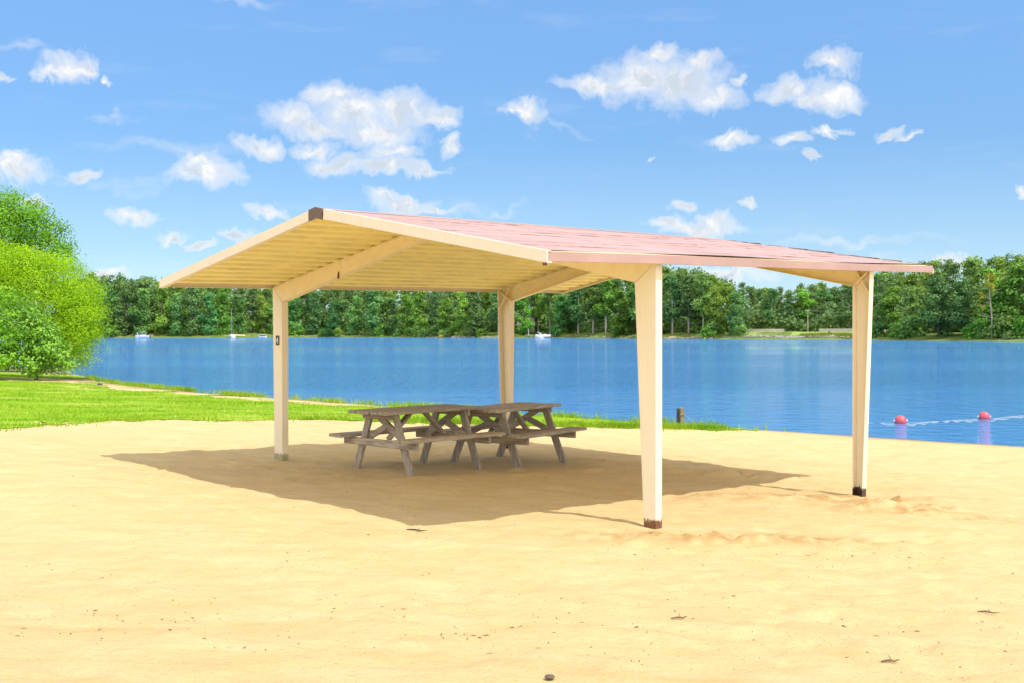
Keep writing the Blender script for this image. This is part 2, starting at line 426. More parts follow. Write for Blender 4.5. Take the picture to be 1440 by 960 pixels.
# ------------------------------------------------------------------ lake
def lake():
    m, nt, b = mat('lake_water'); p = pos(nt)
    b.inputs['Base Color'].default_value = (.055,.24,.55,1); b.inputs['Roughness'].default_value = .06; b.inputs['IOR'].default_value = 1.33
    calm = tex_noise(nt, scaled(nt, p, (.006,.035,1)), 1, 4, .5)
    g1 = tex_noise(nt, scaled(nt, p, (1.0,1.7,1), (0,0,.25)), 1.25, 4, .6, .3)
    g2 = tex_noise(nt, scaled(nt, p, (1,1.5,1), (0,0,-.3)), 4.2, 4, .6)
    g3 = tex_noise(nt, scaled(nt, p, (.5,1.2,1), (0,0,.1)), .35, 3, .5)
    g4 = tex_noise(nt, scaled(nt, p, (1.9,.55,1), (0,0,.12)), 1.0, 5, .62)
    h = math_(nt, 'ADD', math_(nt, 'MULTIPLY', g1, .62), math_(nt, 'ADD', math_(nt, 'MULTIPLY', g2, .26), math_(nt, 'ADD', math_(nt, 'MULTIPLY', g3, .35), math_(nt, 'MULTIPLY', g4, .62))))
    st = mapr(nt, calm, .38, .52, .20, .8); L(nt, mapr(nt, calm, .38, .52, .03, .06), b.inputs['Roughness'])
    bp = N(nt, 'ShaderNodeBump'); bp.inputs['Distance'].default_value = 1.0; L(nt, st, bp.inputs['Strength']); L(nt, h, bp.inputs['Height'])
    L(nt, bp.outputs[0], b.inputs['Normal'])
    mb = MB(); mb.v = [(-700,-120,ZW),(700,-120,ZW),(700,700,ZW),(-700,700,ZW)]; mb.f = [(0,1,2,3)]
    tag(mb.build('lake_water', m), kind='structure')
lake(); print('lake', round(time.time()-_T0,1))

# ------------------------------------------------------------------ lawn strip with bare sand patches, and its grass
sand_side = [(-260,622),(-120,612),(0,603),(60,599),(100,594.5),(160,592),(250,590),(385,590.5),(500,592.5),(600,594),(700,596),(800,598.5),(900,600.5),(1000,603),(1058,604)]
SANDEDGE = [tuple(ground_at(*p)[:2]) for p in sand_side]
shore_off = [(x-.0, y-.35) for x, y in NEAR[4:]]
LAWN = SANDEDGE + shore_off + [(-24,60),(-30,60),(-34,20)]
PATCH = []
for (px, py, ra, rb) in [(98,534,2.1,.9),(140,539,1.6,.35),(175,543,1.0,.35),(222,547.5,2.3,.5),(285,553,1.2,.25),(365,559,2.0,.35),(430,564,2.4,.32),(485,568,1.5,.3)]:
    q = ground_at(px, py); PATCH.append((q[0], q[1], ra, rb))
def lawn_mask(x, y):
    n1 = .7*fbm(x, y, .9, 4, 81, .65); n2 = .7*fbm(x, y, .8, 4, 91, .65)
    ins = in_poly(x+n1, y+n2, LAWN)
    for (cx, cy, ra, rb) in PATCH:
        dx, dy = x-cx, y-cy; c, s = math.cos(-.55), math.sin(-.55)
        a, b = (dx*c+dy*s)/(ra*1.15), (-dx*s+dy*c)/(rb*3.6)
        ins &= (a*a+b*b + 1.2*fbm(x, y, .7, 3, 95)) > 1
    return ins
def lawn():
    st = .13; xs = np.arange(-34, 7, st); ys = np.arange(18, 60, st)
    X, Y = np.meshgrid(xs, ys); nx = len(xs); x, y = X.ravel(), Y.ravel()
    cx, cy = (X[:-1,:-1]+st/2), (Y[:-1,:-1]+st/2)
    mk = lawn_mask(cx.ravel(), cy.ravel()); i = np.arange(len(x)).reshape(X.shape)
    q = np.stack([i[:-1,:-1], i[:-1,1:], i[1:,1:], i[1:,:-1]], -1).reshape(-1, 4)[mk]
    used = np.unique(q); remap = -np.ones(len(x), int); remap[used] = np.arange(len(used)); q = remap[q]
    x, y = x[used], y[used]; z = zg(x, y)+.012
    m, nt, b = mat('lawn'); p = pos(nt)
    a = tex_noise(nt, scaled(nt, p, (.5,1,1)), .55, 6, .65); f = tex_noise(nt, p, 14, 5, .7)
    c = ramp(nt, a, [(.3,(.16,.34,.008)),(.5,(.26,.43,.018)),(.64,(.46,.48,.10)),(.78,(.52,.45,.19))])
    c = mixc(nt, mapr(nt, f, .35, .75, 0, .5), c, (.13,.22,.012))
    L(nt, c, b.inputs['Base Color']); b.inputs['Roughness'].default_value = .9; b.inputs['Specular IOR Level'].default_value = .1
    bump(nt, b, f, .6, .03)
    tag(link('lawn', mesh_np('lawn', np.stack([x,y,z], 1), q, 4, m, True)), kind='structure')
    # blades
    n = 260000; bx = RS.uniform(-30, 6.2, n); by = RS.uniform(19, 56, n); k = lawn_mask(bx, by)
    px = bx/by*F+720; k &= (px > -90) & (px < 1100); bx, by = bx[k], by[k]
    pt = 1-.75*sstep(0, .25, fbm(bx, by, 1.1, 4, 77)); hgt = RS.uniform(.025, .07, len(bx))*pt
    # taller tufts at the sand edge and along the water
    ex, ey, eh = [], [], []
    for pl, num, hh in ((SANDEDGE, 9000, .10), (shore_off, 16000, .20), ([SANDEDGE[i] for i in (9,10,11,12,13,14)], 9000, .13)):
        pl = np.array(pl); seg = RS.randint(0, len(pl)-1, num)
        ln = np.hypot(*(pl[1:]-pl[:-1]).T); seg = RS.choice(len(pl)-1, num, p=ln/ln.sum()); t = RS.rand(num)
        q = pl[seg]*(1-t[:,None])+pl[seg+1]*t[:,None]+RS.normal(0, 1, (num,2))*RS.choice([.12,.2,.42], (num,1), p=[.5,.35,.15])
        dens = fbm(q[:,0], q[:,1], .9, 3, 123) > RS.uniform(-.25, .3, num)
        q = q[dens]; ex += list(q[:,0]); ey += list(q[:,1]); eh += list(hh*RS.uniform(.35, 1.1, len(q)))
    bx = np.r_[bx, ex]; by = np.r_[by, ey]; hgt = np.r_[hgt, eh]
    z, s = zbase(bx, by); k = s > .03; bx, by, hgt = bx[k], by[k], hgt[k]; z = zg(bx, by)
    n = len(bx); an = RS.uniform(0, 2*np.pi, n); w = RS.uniform(.006, .013, n)*(1+hgt*4); le = RS.normal(0, .45, (n,2))*hgt[:,None]
    v = np.empty((n,3,3)); v[:,0] = np.stack([bx-np.cos(an)*w, by-np.sin(an)*w, z], 1); v[:,1] = np.stack([bx+np.cos(an)*w, by+np.sin(an)*w, z], 1)
    v[:,2] = np.stack([bx+le[:,0], by+le[:,1], z+hgt+.012], 1)
    tag(link('grass', mesh_np('grass', v.reshape(-1,3), np.arange(n*3), 3, M['grass'])), 'short bright green grass of the bank between the sand and the lake', 'grass', kind='stuff')
lawn(); print('lawn', round(time.time()-_T0,1))

# ------------------------------------------------------------------ picnic shelter
RD = V(math.sin(YAW), math.cos(YAW), 0); AD = V(math.cos(YAW), -math.sin(YAW), 0)
P3 = V(1.272, 10.186, 0); WD, LB, ON, OF, HO = 5.94, 4.077, 1.521, 1.442, .098
zF, zR, zL, zB, zAn, zAf = 2.309, 2.487, 2.280, 2.367, 2.970, 3.060
FW = .094
def PT(s, t, z):                             # s along the ridge from the near frame, t across from the right-hand posts
    return P3+RD*s-AD*t+V(0,0,z)
def TOP(s, t):                               # top of the roofing ribs
    k = (s+ON)/(LB+OF+ON)
    er, el, rg = zF+(zR-zF)*k+.075, zL+(zB-zL)*k+.075, zAn+(zAf-zAn)*k-.012
    er += -.012*math.sin(math.pi*min(1, max(0, k)))+.012*math.sin(5*k)
    h = WD/2
    return er+(rg-er)*(t+HO)/(h+HO) if t <= h else el+(rg-el)*(WD+HO-t)/(h+HO)
BASE = {}
def shelter():
    org = V(*PT(LB/2, WD/2, 0)); org[2] = zg(org[0], org[1])
    root = empty('picnic_shelter', org)
    tag(root, 'open picnic shelter with pink ribbed metal roof on four cream tapered posts over sand', 'shelter')
    B = lambda mb, name, m, **k: mb.build(name, m, root if 'parent' not in k else k.pop('parent'), org, **k)
    DK = .050                                # rib depth
    def soff(s, t): return TOP(s, t)-DK-.006
    # --- roofing: ribs run along the ridge
    half = WD/2+HO; pitch = .2
    def profile():
        pts = []; d = .0
        pts.append((0, 0)); d = .06
        while d < half-.02:
            for dd, zz in ((0,0),(.014,-DK),(.095,-DK),(.109,0)):
                if d+dd < half-.005: pts.append((d+dd, zz))
            d += pitch
        pts.append((half, pts[-1][1])); return pts
    prof = profile(); st = np.linspace(-ON, LB+OF, 24)
    tops = []; d = .02; k = 0
    while d < half-.1:
        e = min(half, d+.33); tops += [(d, .0, k), (e, .0055, k)]; d = e; k += 1
    for side in (0, 1):
        tt = (lambda d: WD/2-d) if side == 0 else (lambda d: WD/2+d)
        mb = MB(); rings = []
        for s in st: rings.append([PT(s, tt(d), TOP(s, tt(d))+zz+.005*math.sin(s*1.7+k*2.3)*(zz > 0)) for d, zz, k in tops])
        if side == 0: rings = [r[::-1] for r in rings]
        mb.loft(rings, False); o = B(mb, 'roof_sheet', M['pink']); o.data.materials.append(M['seam'])
        nf = len(tops)-1
        for i, p in enumerate(o.data.polygons):
            j = i % nf; j = nf-1-j if side == 0 else j
            p.material_index = j % 2
        mb = MB(); rings = []
        for s in st: rings.append([PT(s, tt(d), TOP(s, tt(d))+zz-.004+.003*math.sin(s*2.1+d*3)) for d, zz in prof])
        if side == 1: rings = [r[::-1] for r in rings]
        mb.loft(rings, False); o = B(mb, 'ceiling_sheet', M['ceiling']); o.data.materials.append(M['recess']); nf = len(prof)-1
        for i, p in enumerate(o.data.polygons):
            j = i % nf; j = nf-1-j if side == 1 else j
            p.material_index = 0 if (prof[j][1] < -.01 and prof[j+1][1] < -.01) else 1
    # --- gable trim
    def fascia(name, s0, s1, ta, tb, up, dn, m, lip=None):
        mb = MB()
        n = 6
        for i in range(n):
            t0, t1 = ta+(tb-ta)*i/n, ta+(tb-ta)*(i+1)/n
            mb.hexa([PT(s0,t0,TOP(s0,t0)-dn), PT(s1,t0,TOP(s0,t0)-dn), PT(s1,t1,TOP(s0,t1)-dn), PT(s0,t1,TOP(s0,t1)-dn),
                     PT(s0,t0,TOP(s0,t0)+up), PT(s1,t0,TOP(s0,t0)+up), PT(s1,t1,TOP(s0,t1)+up), PT(s0,t1,TOP(s0,t1)+up)])
        if lip:
            for a, b_ in ((dn-.012, dn), (-up, -up+.006)):
                mb.hexa([PT(s1,ta,TOP(s0,ta)-b_), PT(s1+lip,ta,TOP(s0,ta)-b_), PT(s1+lip,tb,TOP(s0,tb)-b_), PT(s1,tb,TOP(s0,tb)-b_),
                         PT(s1,ta,TOP(s0,ta)-a), PT(s1+lip,ta,TOP(s0,ta)-a), PT(s1+lip,tb,TOP(s0,tb)-a), PT(s1,tb,TOP(s0,tb)-a)])
        return B(mb, name, m)
    cw = .115
    fascia('gable_trim', -ON-.016, -ON-.002, -HO-.012, WD/2-cw-.012, .010, .088, M['trim'], .05)
    fascia('gable_trim', -ON-.016, -ON-.002, WD/2+cw, WD+HO+.012, .010, .088, M['trim'], .05)
    fascia('gable_trim', LB+OF+.002, LB+OF+.016, -HO-.012, WD/2-.02, -.03, .095, M['trim'], -.03)
    fascia('gable_trim', LB+OF+.002, LB+OF+.016, WD/2+.02, WD+HO+.012, .004, .088, M['trim'], -.03)
    # dark chipped edge strip lying on the far rake
    mb = MB(); t = -HO
    while t < WD/2-.15:
        ln = random.uniform(.22, .5)*(.6 if t > 1.8 else 1)
        hh = random.uniform(.010, .02)
        mb.hexa([PT(LB+OF-.05,t,TOP(LB+OF,t)+.002), PT(LB+OF+.02,t,TOP(LB+OF,t)-.035), PT(LB+OF+.02,t+ln,TOP(LB+OF,t+ln)-.035), PT(LB+OF-.05,t+ln,TOP(LB+OF,t+ln)+.002),
                 PT(LB+OF-.05,t,TOP(LB+OF,t)+hh), PT(LB+OF+.02,t,TOP(LB+OF,t)+hh*.6), PT(LB+OF+.02,t+ln,TOP(LB+OF,t+ln)+hh*.4), PT(LB+OF-.05,t+ln,TOP(LB+OF,t+ln)+hh*.5)])
        t += ln+random.uniform(.02, .12)
    B(mb, 'edge_strip', M['brown'])['label'] = 'dark brown chipped edge strip along the far end of the roof'
    # ridge cap and its brown gable end
    mb = MB()
    for sgn in (-1, 1):
        for s0, s1 in zip(st[:-1], st[1:]):
            f = lambda s, d, dz: PT(s, WD/2+sgn*d, TOP(s, WD/2+sgn*d)+dz)
            mb.hexa([f(s0,0,.004), f(s1,0,.004), f(s1,.09,.003), f(s0,.09,.003), f(s0,0,.010), f(s1,0,.010), f(s1,.09,.007), f(s0,.09,.007)])
    B(mb, 'ridge_cap', M['pink'])
    mb = MB()
    for sgn in (-1, 1):
        ss = -ON
        f = lambda s, d, dz: PT(s, WD/2+sgn*d, TOP(ss, WD/2+sgn*d)+dz)
        mb.hexa([f(ss-.024,0,-.095), f(ss-.006,0,-.095), f(ss-.006,cw-.008,-.095), f(ss-.024,cw-.008,-.095), f(ss-.024,0,.016), f(ss+.006,0,.016), f(ss+.006,cw-.008,.014), f(ss-.024,cw-.008,.014)])
    B(mb, 'ridge_end_cap', M['brown'])['label'] = 'grey brown cap on the near end of the ridge'
    # eave trims
    for side in (0, 1):
        mb = MB(); te = -HO if side == 0 else WD+HO; o = -1 if side == 0 else 1
        for s0, s1 in zip(st[:-1], st[1:]):
            zz = lambda s: TOP(s, te)-.078
            g = lambda s, d, dz: PT(s, te+o*d, zz(s)+dz)
            mb.hexa([g(s0,.001,0), g(s1,.001,0), g(s1,.006,0), g(s0,.006,0), g(s0,.001,.079), g(s1,.001,.079), g(s1,.006,.079), g(s0,.006,.079)])
            mb.hexa([g(s0,-.035,.0), g(s1,-.035,.0), g(s1,.0,.0), g(s0,.0,.0), g(s0,-.035,.006), g(s1,-.035,.006), g(s1,.0,.006), g(s0,.0,.006)])
        B(mb, 'eave_trim', M['trim'] if side else M['pink'])
    # rusty screw patch at the near eave corner
    mb = MB(); q = PT(-ON-.02, -HO+.005, TOP(-ON, -HO)-.10); mb.box(q, .018, .012, .012); B(mb, 'rust_spot', M['rust'], bevel=.004)
    # --- two rigid frames of tapered channel section
    for fi, (sw, sg) in enumerate(((0, 1), (LB, -1))):
        s0, s1 = (0, FW) if fi == 0 else (LB-FW, LB)
        ws0, ws1 = (.0015, .010) if fi == 0 else (LB-.010, LB-.0015)
        for side in (0, 1):
            dr = 1 if side == 0 else -1
            key = {(0,0):'P3',(0,1):'P1',(1,0):'P4',(1,1):'P2'}[(fi,side)]
            to = {'P3':-.022,'P1':WD+.075,'P4':-.055,'P2':WD+.04}[key]
            lean, wb, wt = {'P3':(.004,.13,.24),'P1':(.03,.17,.205),'P4':(.10,.12,.22),'P2':(.085,.15,.27)}[key]    # base set inward of the head
            bo = to+dr*lean
            foot = PT(sw, bo, 0); zb = zg(foot[0], foot[1])-.06
            bi = to+dr*(wb+lean); th = .010
            sf = lambda t: soff(sw, t)
            zo = sf(to); ti = to+dr*wt; zk = sf(ti)-.235
            tr = WD/2; zrt = sf(tr); zrb = zrt-.13
            T = th*dr
            fn = lambda s, a, b: PT(s, a, b)
            mb = MB()
            mb.prism([(bo+T,zb),(bi-T,zb),(ti-T,zk),(to+T,zo-.012)], fn, ws0, ws1)
            mb.prism([(bo,zb),(bo+T,zb),(to+T,zo-.01),(to,zo-.002)], fn, s0, s1)
            mb.prism([(bi-T,zb),(bi,zb),(ti,zk),(ti-T,zk)], fn, s0, s1)
            local = V(foot[0], foot[1], zg(foot[0], foot[1]))-org
            cm = {'P3':'col_rust','P1':'col_moss','P4':'col_dark','P2':'col_dark'}[key]
            col = mb.build('column', M[cm], root, org, bevel=.002, local=local)
            col['label'] = {'P3':'near right post with rusty foot','P1':'left post with mossy green foot and a number plate','P4':'far right post with blackened foot','P2':'back post with blackened foot'}[key]
            BASE[key] = foot
            mb = MB()
            mb.prism([(to+T*1.6,zo-.0145),(ti,zk+.004),(tr-dr*.004,zrb+th),(tr-dr*.004,zrt-th)], fn, ws0, ws1)
            mb.prism([(to+T*.5,zo),(to+T*.5,zo-th),(tr-dr*.004,zrt-th),(tr-dr*.004,zrt)], fn, s0, s1)
            mb.prism([(ti,zk),(ti+T,zk+.010),(tr-dr*.004,zrb+th),(tr-dr*.004,zrb)], fn, s0, s1)
            B(mb, 'rafter', M['cream'], bevel=.002)
            # crossed stiffener plates in the open side of the knee
            e0, e1 = (.012, FW-.004) if fi == 0 else (LB-FW+.004, LB-.012)
            mb = MB()
            a = V(to+T*1.5, zo-.016); b2 = V(ti-T*1.2, zk+.012); d = (b2-a)/np.linalg.norm(b2-a); nn = V(-d[1], d[0])*.005
            mb.prism([a-nn, b2-nn, b2+nn, a+nn], fn, e0, e1); B(mb, 'stiffener', M['cream'])
            a = V(to+T*1.2, zo-.30); b2 = V(to+dr*(wt-.01), sf(to+dr*(wt-.01))-.013); mid = (a+b2)/2; d = (b2-a)/np.linalg.norm(b2-a); nn = V(-d[1], d[0])*.005
            mb = MB()
            for (p, q) in ((a, mid-d*.012), (mid+d*.012, b2)): mb.prism([p-nn, q-nn, q+nn, p+nn], fn, e0, e1)
            B(mb, 'stiffener', M['cream'])
    # number plate on the left post: black with a white 4
    c = PT(-.0045, WD-.055, 1.66); 
    p2 = at_depth(391.3, 478.5, c[1]); zc = p2[2]
    tt = WD-.035
    mb = MB(); mb.prism([(tt-.034,zc-.055),(tt+.034,zc-.055),(tt+.034,zc+.055),(tt-.034,zc+.055)], PT, -.006, .0)
    pl = B(mb, 'number_plate', M['black'])
    cu = bpy.data.curves.new('numeral', 'FONT'); cu.body = '4'; cu.size = .115; cu.align_x = 'CENTER'; cu.extrude = .001
    to_ = bpy.data.objects.new('numeral', cu); COL.objects.link(to_)
    bpy.context.view_layer.update()
    me = bpy.data.meshes.new_from_object(to_.evaluated_get(bpy.context.evaluated_depsgraph_get())); bpy.data.objects.remove(to_)
    me.materials.append(M['white'])
    no = bpy.data.objects.new('numeral', me); COL.objects.link(no); no.parent = pl
    ang = math.atan2(AD[1], AD[0]); no.rotation_euler = (math.pi/2, 0, ang); no.location = Vector(PT(-.0085, tt, zc-.041)-org)
    # maroon tag on the near left rafter
    d0 = PT(0, WD*.72, 0); q = None
    best = 1e9
    for t in np.linspace(WD*.5, WD, 200):
        p = PT(0, t, 0); pxx = 720+F*p[0]/p[1]
        if abs(pxx-476.5) < best: best = abs(pxx-476.5); q = t
    zc = at_depth(476.5, 387, PT(0, q, 0)[1])[2]
    mb = MB(); mb.prism([(q-.018,zc-.045),(q+.022,zc-.04),(q+.006,zc+.04),(q-.012,zc+.035)], PT, -.005, .0); B(mb, 'tag', M['maroon'])
shelter(); print('shelter', round(time.time()-_T0,1))

# ------------------------------------------------------------------ picnic tables
def make_table():
    root = empty('picnic_table')
    Ln, hw, ht = .80, .345, .755             # half length, half top width, height
    mb = MB(); n = 5; w = 2*hw/n
    for i in range(n):
        y = -hw+w*(i+.5); e = random.uniform(-.02, .02)
        mb.box((e, y, ht-.02+random.uniform(-.003,.003)), Ln, w/2-.005, .019)
    mb.build('tabletop', M['woodX'], root, bevel=.004)
    for sg in (-1, 1):
        mb = MB()
        for j in (0, 1): mb.box((random.uniform(-.015,.015), sg*(.555+.125*j), .425+random.uniform(-.003,.003)), Ln, .0595, .019)
        mb.build('bench_seat', M['woodX'], root, bevel=.004)
    xe = .585
    for sx in (-1, 1):
        x = sx*xe
        mb = MB(); mb.bar((x,-.69,.36), (x,.69,.36), .04, .09); mb.build('seat_beam', M['woodY'], root, bevel=.004)
        mb = MB(); mb.bar((x,-.315,.69), (x,.315,.69), .04, .088); mb.build('top_batten', M['woodY'], root, bevel=.004)
        for sy in (-1, 1):
            xl = x-sx*.042
            mb = MB(); mb.bar((xl, sy*.54, -.05), (xl, sy*.225, .733), .04, .095, up=(0,1,0)); mb.build('leg', M['woodZ'], root, bevel=.004)
        xb = x-sx*.086
        # crossing board of the end frame with its short prop
        q = sx
        mb = MB(); mb.bar((xb, -q*-.33, .405), (xb, -q*.20, .715), .036, .08, up=(0,1,0)); mb.build('cross_brace', M['woodY'], root, bevel=.003)
        mb = MB(); mb.bar((xb, -q*.33, .405), (xb, -q*-.01, .555), .036, .075, up=(0,1,0)); mb.build('cross_brace', M['woodY'], root, bevel=.003)
        mb = MB(); mb.bar((x-sx*.13, .0, .40), (x-sx*.50, .0, .725), .08, .036, up=(0,0,1)); mb.build('long_brace', M['woodX'], root, bevel=.003)
    return root
GT = 'picnic tables under the shelter'
def put_table(o, legs_px, turn=0):
    c = np.mean([ground_at(*p)[:2] for p in legs_px], 0); A, B_, C_, D_ = [ground_at(*p)[:2] for p in legs_px]
    ax = (C_-A)+(D_-B_); a1 = math.atan2(ax[1], ax[0])
    ac = (A-B_)+(C_-D_); a2 = math.atan2(ac[1], ac[0])-math.pi/2
    ang = (a1+a2)/2
    o.location = (c[0], c[1], zg(c[0], c[1])); o.rotation_euler.z = ang
    print('table', c, math.degrees(a1), math.degrees(a2), np.linalg.norm(ax)/2, np.linalg.norm(ac)/2)
T1 = make_table(); tag(T1, 'weathered grey picnic table standing nearer the left post of the shelter', 'picnic table', GT)
T2 = copy_tree(T1); tag(T2, 'weathered grey picnic table pushed up to the right end of the other one', 'picnic table', GT)
put_table(T1, [(495.5,655.5),(568,668),(605,653),(676,658)])
put_table(T2, [(634,650),(707,658),(722,641),(794,648)])

# ------------------------------------------------------------------ stump, swim line, litter on the beach
def beach_things():
    g = ground_at(957, 597); root = empty('wooden_post', g)
    tag(root, 'short weathered wooden post standing in grass at the edge of the water', 'post')
    zt = at_depth(956, 572.5, g[1])[2]
    mb = MB(); mb.box((g[0]+.035, g[1], (g[2]-.1+zt)/2), .045, .045, (zt-g[2]+.1)/2); mb.build('post_shaft', M['oldpost'], root, g, bevel=.008)
    mb = MB(); mb.box((g[0]-.055, g[1]+.01, (g[2]-.1+zt-.02)/2), .032, .04, (zt-g[2]+.08)/2); mb.build('side_board', M['darkrock'], root, g, bevel=.006)
    mb = MB(); mb.tube([(g[0]-.02, g[1]-.05, zt-.17), (g[0]+.10, g[1]-.052, zt-.165)], .012); mb.build('rail_stub', M['oldpost'], root, g)
    # buoys
    bpos = []
    for px, py, r, lb in ((1266.5, 589, .142, 'faded red float ball on the swim rope, just right of the far right post'), (1384, 583, .142, 'faded red float ball on the swim rope near the right edge of the picture')):
        w = on_plane(px, py+5.5, ZW); c = V(w[0], w[1], ZW+.055)
        root = empty('float_ball', (c[0], c[1], ZW)); tag(root, lb, 'buoy', 'float balls on the swim rope')
        mb = MB(); pr = [(max(.001, r*math.sin(t)), -r*math.cos(t)) for t in np.linspace(0, math.pi, 19)]
        mb.lathe(c, pr, 28); mb.build('ball', M['pinkbuoy'], root, (c[0],c[1],ZW), smooth=True)
        for k in (-1, 1):
            mb = MB(); mb.tube([c+V(k*(r+.03),0,.015), c+V(k*(r-.01),0,.01)], .02); mb.build('rope_eye', M['white'], root, (c[0],c[1],ZW), smooth=True)
        bpos.append(c-V(0,0,.062))
    pts = [V(g[0]+.1, g[1], zt-.16)]
    a = on_plane(1080, 596, ZW); b = on_plane(1180, 592, ZW)
    pts += [V(g[0]+.5,g[1]+.3,ZW-.06), V(a[0],a[1],ZW-.05), V(b[0],b[1],ZW-.016), bpos[0]+V(-.15,0,.01), bpos[0]+V(.15,0,.01)]
    m_ = (bpos[0]+bpos[1])/2; pts += [V(m_[0], m_[1], ZW-.002), bpos[1]+V(-.15,0,.01), bpos[1]+V(.15,0,.01)]
    e = on_plane(1460, 581.5, ZW); pts += [V(e[0],e[1],ZW+.0), V(e[0]+8,e[1]+5,ZW-.01)]
    # densify
    dp = []
    for i in range(len(pts)-1):
        for k in range(14): 
            t = k/14; p = pts[i]*(1-t)+pts[i+1]*t; p = p+V(0,.05*math.sin(i*3+t*7), 0.003*math.sin(t*20+i)); dp.append(p)
    dp.append(pts[-1]); mb = MB(); mb.tube(dp, .0048, 6); tag(mb.build('swim_rope', M['rope'], smooth=True), 'pale rope with floats stretched across the water near the beach', 'rope')
    # twigs and chips
    def twig(px, py, ln, an, lb, m='darkrock', r=.006):
        g = ground_at(px, py); d = V(math.cos(an), math.sin(an), 0)*ln/2
        mb = MB(); mb.tube([g-d+V(0,0,.012), g-d*.3+V(0.01,.008,.016), g+d*.4+V(0,-.006,.014), g+d+V(0,0,.02)], [r*.6,r,r*.9,r*.4], 6)
        mb.tube([g+d*.2+V(0,0,.014), g+d*.5+V(-.02,.04,.03)], [r*.6, r*.3], 5)
        tag(mb.build('twig', M[m], origin=tuple(g), smooth=True), lb, 'twig', 'twigs on the sand')
    twig(586, 747, .20, -.5, 'thin dark twig at the nearest corner of the shelter shadow')
    twig(1390, 863, .13, -.5, 'dark curved twig lying on open sand low in the right of the picture', 'twig')
    twig(955, 871, .10, .2, 'short dark twig on open sand below the near right post', 'twig')
    twig(1252, 932, .10, .1, 'small dark twig on sand near the bottom right', 'twig')
    g = ground_at(773, 955); mb = MB(); pr = [(.001,-.008),(.018,-.006),(.026,.003),(.02,.009),(.008,.012),(.001,.012)]
    mb.lathe(g+V(0,0,.012), pr, 9); tag(mb.build('bark_chip', M['bark'], origin=tuple(g)), 'brown chip of bark at the very bottom edge of the picture', 'bark chip')
    # countless small bits of litter
    n = 700; px = RS.uniform(-60, 1500, n); py = np.r_[RS.uniform(660, 965, n//2), RS.normal(905, 30, n-n//2-160), RS.normal(765, 12, 160)]
    px[-160:] = RS.uniform(850, 1320, 160); py = np.clip(py, 610, 975)
    mb = MB()
    P = [on_plane(a, b, 0) for a, b in zip(px, py)]; zz = zg(np.array([p[0] for p in P]), np.array([p[1] for p in P]))
    vs, fs = [], []
    for p, z in zip(P, zz):
        ln = random.choice((.004,.005,.006,.008,.012,.022))*random.uniform(.6,1.2); wd = random.uniform(.002,.004); an = random.uniform(-.7,.7)+random.choice((0,0,1.5)); hh = random.uniform(.003,.009)
        d = V(math.cos(an), math.sin(an), 0)*ln; q = V(-math.sin(an), math.cos(an), 0)*wd; c = V(p[0], p[1], z+.002); b = len(vs)
        vs += [c-d, c-q, c+d, c+q, c+V(0,0,hh)+d*.2]; fs += [(b,b+1,b+4),(b+1,b+2,b+4),(b+2,b+3,b+4),(b+3,b,b+4)]
    mb.v = [tuple(v) for v in vs]; mb.f = fs
    tag(mb.build('beach_litter', M['litter']), 'tiny dark bits of bark and leaf scattered over the sand', 'litter', kind='stuff')
    # dark stone on the lawn by the shore
    def stone(px, py, r, lb, m):
        g = ground_at(px, py); mb = MB(); rings = []
        ph = random.uniform(0, 6)
        mb.lathe(g+V(0,0,-.02), [(r*.9,-.02),(r,.1*r),(r*.85,.45*r),(r*.5,.7*r),(.002,.78*r)], 11)
        mb.v = [(x+r*.12*math.sin(9*x+ph), y+r*.12*math.sin(8*z+7*y), z) for x, y, z in mb.v]
        tag(mb.build('stone', M[m], origin=tuple(g), smooth=True), lb, 'stone', 'stones along the near shore')
    stone(140, 541, .13, 'small dark stone on the lawn just right of the sand patch by the big bush', 'darkrock')
    for i, (a, b, r, lb) in enumerate(((66,523,.30,'leftmost pale stone under the overhanging bush at the water'),(79,524,.34,'middle pale stone under the overhanging bush at the water'),(93,525,.26,'rightmost pale stone under the overhanging bush at the water'))): stone(a, b, r, lb, 'rock')
beach_things(); print('beach_things', round(time.time()-_T0,1))

# ------------------------------------------------------------------ foliage
def leaves(cen, size, nrm, seed=0, asp=.55):
    n = len(cen); rs = np.random.RandomState(seed)
    nrm = nrm/(np.linalg.norm(nrm, axis=1, keepdims=True)+1e-9)
    r = rs.normal(size=(n,3)); u = np.cross(nrm, r); u /= np.linalg.norm(u, axis=1, keepdims=True)+1e-9; w = np.cross(nrm, u)
    s = np.asarray(size)[:,None]
    v = np.stack([cen-u*s*.5, cen-w*s*asp*.5+nrm*s*.08, cen+u*s*.5-nrm*s*.12, cen+w*s*asp*.5+nrm*s*.08], 1)
    return v
def crown_pts(blobs, nclump, per, spread, seed, up=.35):
    """leaf clumps on and in a set of ellipsoids (centre, radii); returns centres and normals"""
    rs = np.random.RandomState(seed); C = np.array([b[0] for b in blobs], float); Rr = np.array([b[1] for b in blobs], float)
    wgt = (Rr[:,0]*Rr[:,1]+Rr[:,1]*Rr[:,2]+Rr[:,0]*Rr[:,2]); k = rs.choice(len(blobs), nclump, p=wgt/wgt.sum())
    d = rs.normal(size=(nclump,3)); d /= np.linalg.norm(d, axis=1, keepdims=True); rad = rs.uniform(.55, 1.08, nclump)**.6
    cc = C[k]+d*Rr[k]*rad[:,None]
    pts = np.repeat(cc, per, 0)+rs.normal(size=(nclump*per,3))*spread*np.array([1,1,.62])
    nr = np.repeat(d, per, 0)*.85+rs.normal(size=(nclump*per,3))*.42+np.array([0,0,up])
    return pts, nr
